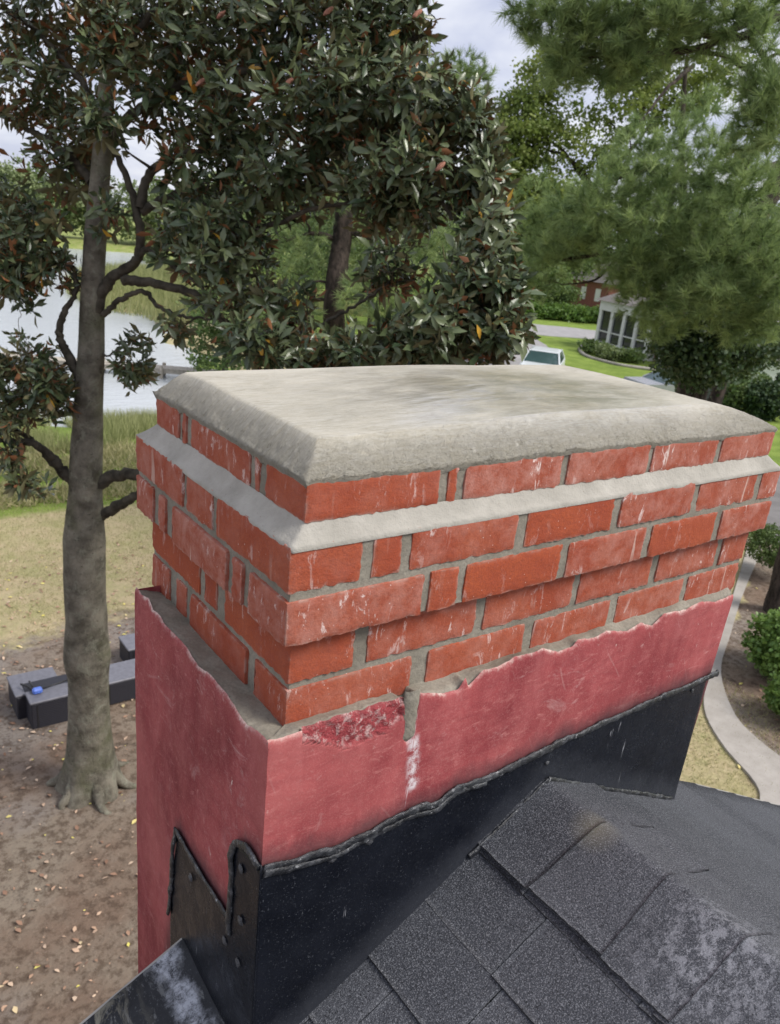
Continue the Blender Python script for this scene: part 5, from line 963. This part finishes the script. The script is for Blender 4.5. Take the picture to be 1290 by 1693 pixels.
def gable(x0, x1, y, dep, z0, h, name='gable'):
    mb = MB(); yy = y * sg; y2 = (y + dep) * sg; xm = (x0 + x1) / 2
    mb.add([(x0, yy, z0), (x1, yy, z0), (xm, yy, z0 + h), (x0, y2, z0), (x1, y2, z0), (xm, y2, z0 + h)], [(0, 1, 2), (5, 4, 3), (0, 3, 4, 1)]); g = mb.build(name, MAT['rbrick'], hn, local=True)
    mb = MB(); o_ = .35
    for s_ in (-1, 1):
        xe = x0 - o_ if s_ < 0 else x1 + o_; ze = z0 - o_ * h / ((x1 - x0) / 2)
        a = [(xm, (y - .35) * sg, z0 + h + .12), (xe, (y - .35) * sg, ze + .12), (xe, (y + dep) * sg, ze + .12), (xm, (y + dep) * sg, z0 + h + .12)]; b_ = [(p[0], p[1], p[2] - .12) for p in a]
        mb.add(a + b_, [(0, 1, 2, 3), (7, 6, 5, 4), (0, 4, 5, 1), (1, 5, 6, 2), (2, 6, 7, 3)])
    mb.build('roof', MAT['roof2'], hn, local=True); mb = MB()
    for s_ in (-1, 1):
        xe = x0 - o_ if s_ < 0 else x1 + o_; ze = z0 - o_ * h / ((x1 - x0) / 2); v, f = bar((xm, (y - .38) * sg, z0 + h + .0), (xe, (y - .38) * sg, ze + .0), .06, .34); mb.add(v, f)
    mb.build('rake_trim', MAT['white'], hn, local=True)
gable(-.4, 4.4, D2 + .0, 8, 3.0, 2.1); gable(4.6, 12.9, D2 + .6, 7, 3.2, 3.2)
hb_('window', [(1.6, 2.4, D2 - .05, D2 + .02, 3.4, 4.5)], 'white'); hb_('window', [(7.0, 8.2, .52, .6, .9, 2.3)], 'white'); hb_('downspout', [(L1 + .75, L1 + .95, .42, .58, 0, 3.0)], 'white'); hb_('window', [(9.6, 10.8, .52, .6, .9, 2.3)], 'white')
for i, (u, v_) in enumerate([(990, 588), (1002, 593), (1012, 597), (1030, 598), (1045, 600), (974, 583)]):
    g_ = gr(u, v_); shrub('porch_shrub', ['small shrub at the left corner of the porch bed', 'pale rounded shrub second in the porch bed', 'pale shrub before the porch corner column', 'low shrub in front of the porch screens', 'low shrub at the right end of the porch bed', 'outermost left shrub by the bed edging'][i], (g_[0], g_[1], GZ), (.75, .7, .42), 'leaf_pale' if i in (1, 2) else 'leaf_green', 60 + i, 70, .14, 12, .16, group='shrubs along the porch bed')
# pale edging of the bed
ed = [(962, 573), (958, 580), (970, 590), (995, 598), (1030, 606), (1085, 613)]; P = smooth_path([gr(*q_) + (0, 0, .06) for q_ in ed], 40); mb = MB(); mb.tube(P, .10, 8); tag(mb.build('bed_edging', MAT['conc'], None, True), 'pale curved concrete edging of the planting bed before the porch', 'edging')
# far house, mostly hidden
q0 = gr(955, 528); fh = empty('far_house', (q0[0] + 20, q0[1] + 14, GZ), 'distant brick house with a pale roof beyond the road', 'house', rz=th)
mb = MB(); mb.box(-7, 7, -4, 4, 0, 3); mb.build('wall', MAT['rbrick'], fh, local=True); mb = MB(); mb.prism([(-4.5, 3), (4.5, 3), (0, 6)], 0, -7.4, 7.4); mb.build('roof', MAT['roof2'], fh, local=True)
for xw in (-5, -2, 2, 5):
    mb = MB(); mb.box(xw - .5, xw + .5, -4.06, -3.99, .9, 2.3); mb.build('window', MAT['white'], fh, local=True)
# hedge beyond the road
hp = [gr(u, v_) for u, v_ in [(780, 516), (860, 523), (940, 531), (1000, 536), (1080, 545)]]; P = smooth_path(hp, 220); r2 = np.random.default_rng(95); C = np.repeat(P, 3, 0) + r2.normal(0, .5, (660, 3)) * np.array([1, 1, 0]); C[:, 2] = GZ + r2.uniform(.2, 1.2, 660); v, f, ti = leafcloud(C, r2, 16, .5, .28)
tag(mesh('hedge', v, f, MAT['leaf_shrub'], None, False, {'tint': ti}), 'long low bright green hedge on the far side of the road', 'hedge')
# backdrop trees behind the far houses
for i, (u, d, h) in enumerate([(820, 100, 15), (880, 98, 14), (940, 104, 15), (1010, 100, 14), (1080, 105, 16), (1160, 80, 14), (1240, 70, 13), (1320, 72, 14), (660, 90, 13), (740, 96, 14), (560, 100, 13)]):
    p = at(u, 470, d); g = GZ; r2 = np.random.default_rng(800 + i); t = empty('tall_tree', (p[0], p[1], g), 'tall hazy green tree in the row behind the distant houses', 'tree', 'trees behind the distant houses')
    v, f = tube(np.array([(p[0], p[1], g), (p[0] + .2, p[1], g + h * .5), (p[0], p[1] + .2, g + h * .85)]), [.35, .25, .1], 8); mesh('trunk', v, f, MAT['limb'], t, True)
    m = 110; C = np.array([p[0], p[1], g + h * .55]) + unit(r2.normal(size=(m, 3))) * (r2.uniform(0, 1, (m, 1)) ** .4) * np.array([5.5, 5, h * .45]); v, f, ti = leafcloud(C, r2, 44, 1.0, .42); mesh('crown', v, f, MAT['leaf_green' if i % 2 else 'leaf_pale'], t, False, {'tint': ti})
# ------------------------------------------------------------------ cars
def car(loc, rz, mat, label):
    t = empty('parked_car', loc, label, 'car', 'parked cars', rz=rz); W = .88
    prof = [(-2.25, .35), (-2.3, .75), (-2.2, .98), (-1.3, 1.02), (-.75, 1.02), (1.0, 1.02), (1.95, 1.0), (2.2, .85), (2.25, .35)]
    def loft(pr, ws, name, m, par=t):
        mb = MB(); n = len(pr); v = []
        for yw, inset in ws: v += [(x * (1 - inset * .02), yw, z - (inset * .03 if z > .9 else 0)) for x, z in pr]
        f = [tuple(range(n - 1, -1, -1)), tuple((len(ws) - 1) * n + k for k in range(n))]
        for a in range(len(ws) - 1): f += [(a * n + k, a * n + (k + 1) % n, (a + 1) * n + (k + 1) % n, (a + 1) * n + k) for k in range(n)]
        mb.add(v, f); return mb.build(name, MAT[m], par, True, local=True) if False else mb.build(name, MAT[m], par, local=True)
    loft(prof, [(-W, 1), (-W + .08, 0), (W - .08, 0), (W, 1)], 'body', mat)
    mb = MB(); lo = [(-1.25, -W + .04), (1.75, -W + .04), (1.75, W - .04), (-1.25, W - .04)]; hi = [(-.45, -W + .2), (1.15, -W + .2), (1.15, W - .2), (-.45, W - .2)]
    mb.add([(x, y, 1.021) for x, y in lo] + [(x, y, 1.44) for x, y in hi], [(0, 1, 5, 4), (1, 2, 6, 5), (2, 3, 7, 6), (3, 0, 4, 7), (4, 5, 6, 7), (3, 2, 1, 0)]); mb.build('windows', MAT['cglass'], t, local=True)
    mb = MB(); mb.add([(x * 1.03, y * 1.04, 1.441) for x, y in hi] + [(x * .85, y * .85, 1.50) for x, y in hi], [(0, 1, 5, 4), (1, 2, 6, 5), (2, 3, 7, 6), (3, 0, 4, 7), (4, 5, 6, 7), (3, 2, 1, 0)])
    mb.build('roof', MAT[mat], t, local=True); mb = MB()
    for a, b_ in (((0, 0), (0, 0)), ((1, 1), (1, 1)), ((2, 2), (2, 2)), ((3, 3), (3, 3))): v, f = bar((*lo[a[0]], 1.02), (*hi[b_[0]], 1.46), .07, .07); mb.add(v, f)
    mb.build('pillars', MAT[mat], t, local=True)
    for x in (-1.4, 1.4):
        for s_ in (-1, 1):
            y0_, y1_ = sorted((s_ * (W + .01), s_ * (W - .2))); mb = MB(); mb.tube([(x, y0_, .33), (x, y1_, .33)], .33, 20); wh = mb.build('wheel', MAT['tyre'], t, local=True); mb = MB(); mb.tube([(x, s_ * (W + .012), .33), (x, s_ * (W - .02), .33)], .20, 16); mb.build('rim', MAT['rim'], wh, local=True)
    for s_ in (-1, 1): mb = MB(); mb.box(-2.30, -2.24, s_ * .65 - .17, s_ * .65 + .17, .72, .88); mb.build('headlight', MAT['lamp'], t, local=True); mb = MB(); mb.box(2.22, 2.27, s_ * .65 - .15, s_ * .65 + .15, .7, .9); mb.build('taillight', MAT['red'], t, local=True)
    return t
g_ = gr(893, 632); car((g_[0], g_[1], GZ + .05), math.radians(38), 'carw', 'white car with teal tinted windows parked just beyond the cement crown')
g_ = gr(1112, 668); car((g_[0], g_[1], GZ), math.radians(-20), 'cars', 'silver grey car parked left of the broad pine trunk')
g_ = gr(1240, 640); car((g_[0], g_[1], GZ), math.radians(-25), 'carw', 'white car behind the dark shrubs at the right')
# shed at the right edge
g_ = gr(1300, 640); sh = empty('garden_shed', (g_[0], g_[1], GZ), 'low white shed with a brown roof at the right edge behind the shrubs', 'shed', rz=math.radians(-28))
mb = MB(); mb.box(-3, 5, -2, 2, 0, 1.7); mb.build('wall', MAT['white'], sh, local=True); mb = MB(); mb.prism([(-2.5, 1.7), (2.5, 1.7), (0, 2.8)], 0, -3.4, 5.4); mb.build('roof', MAT['roof2'], sh, local=True)
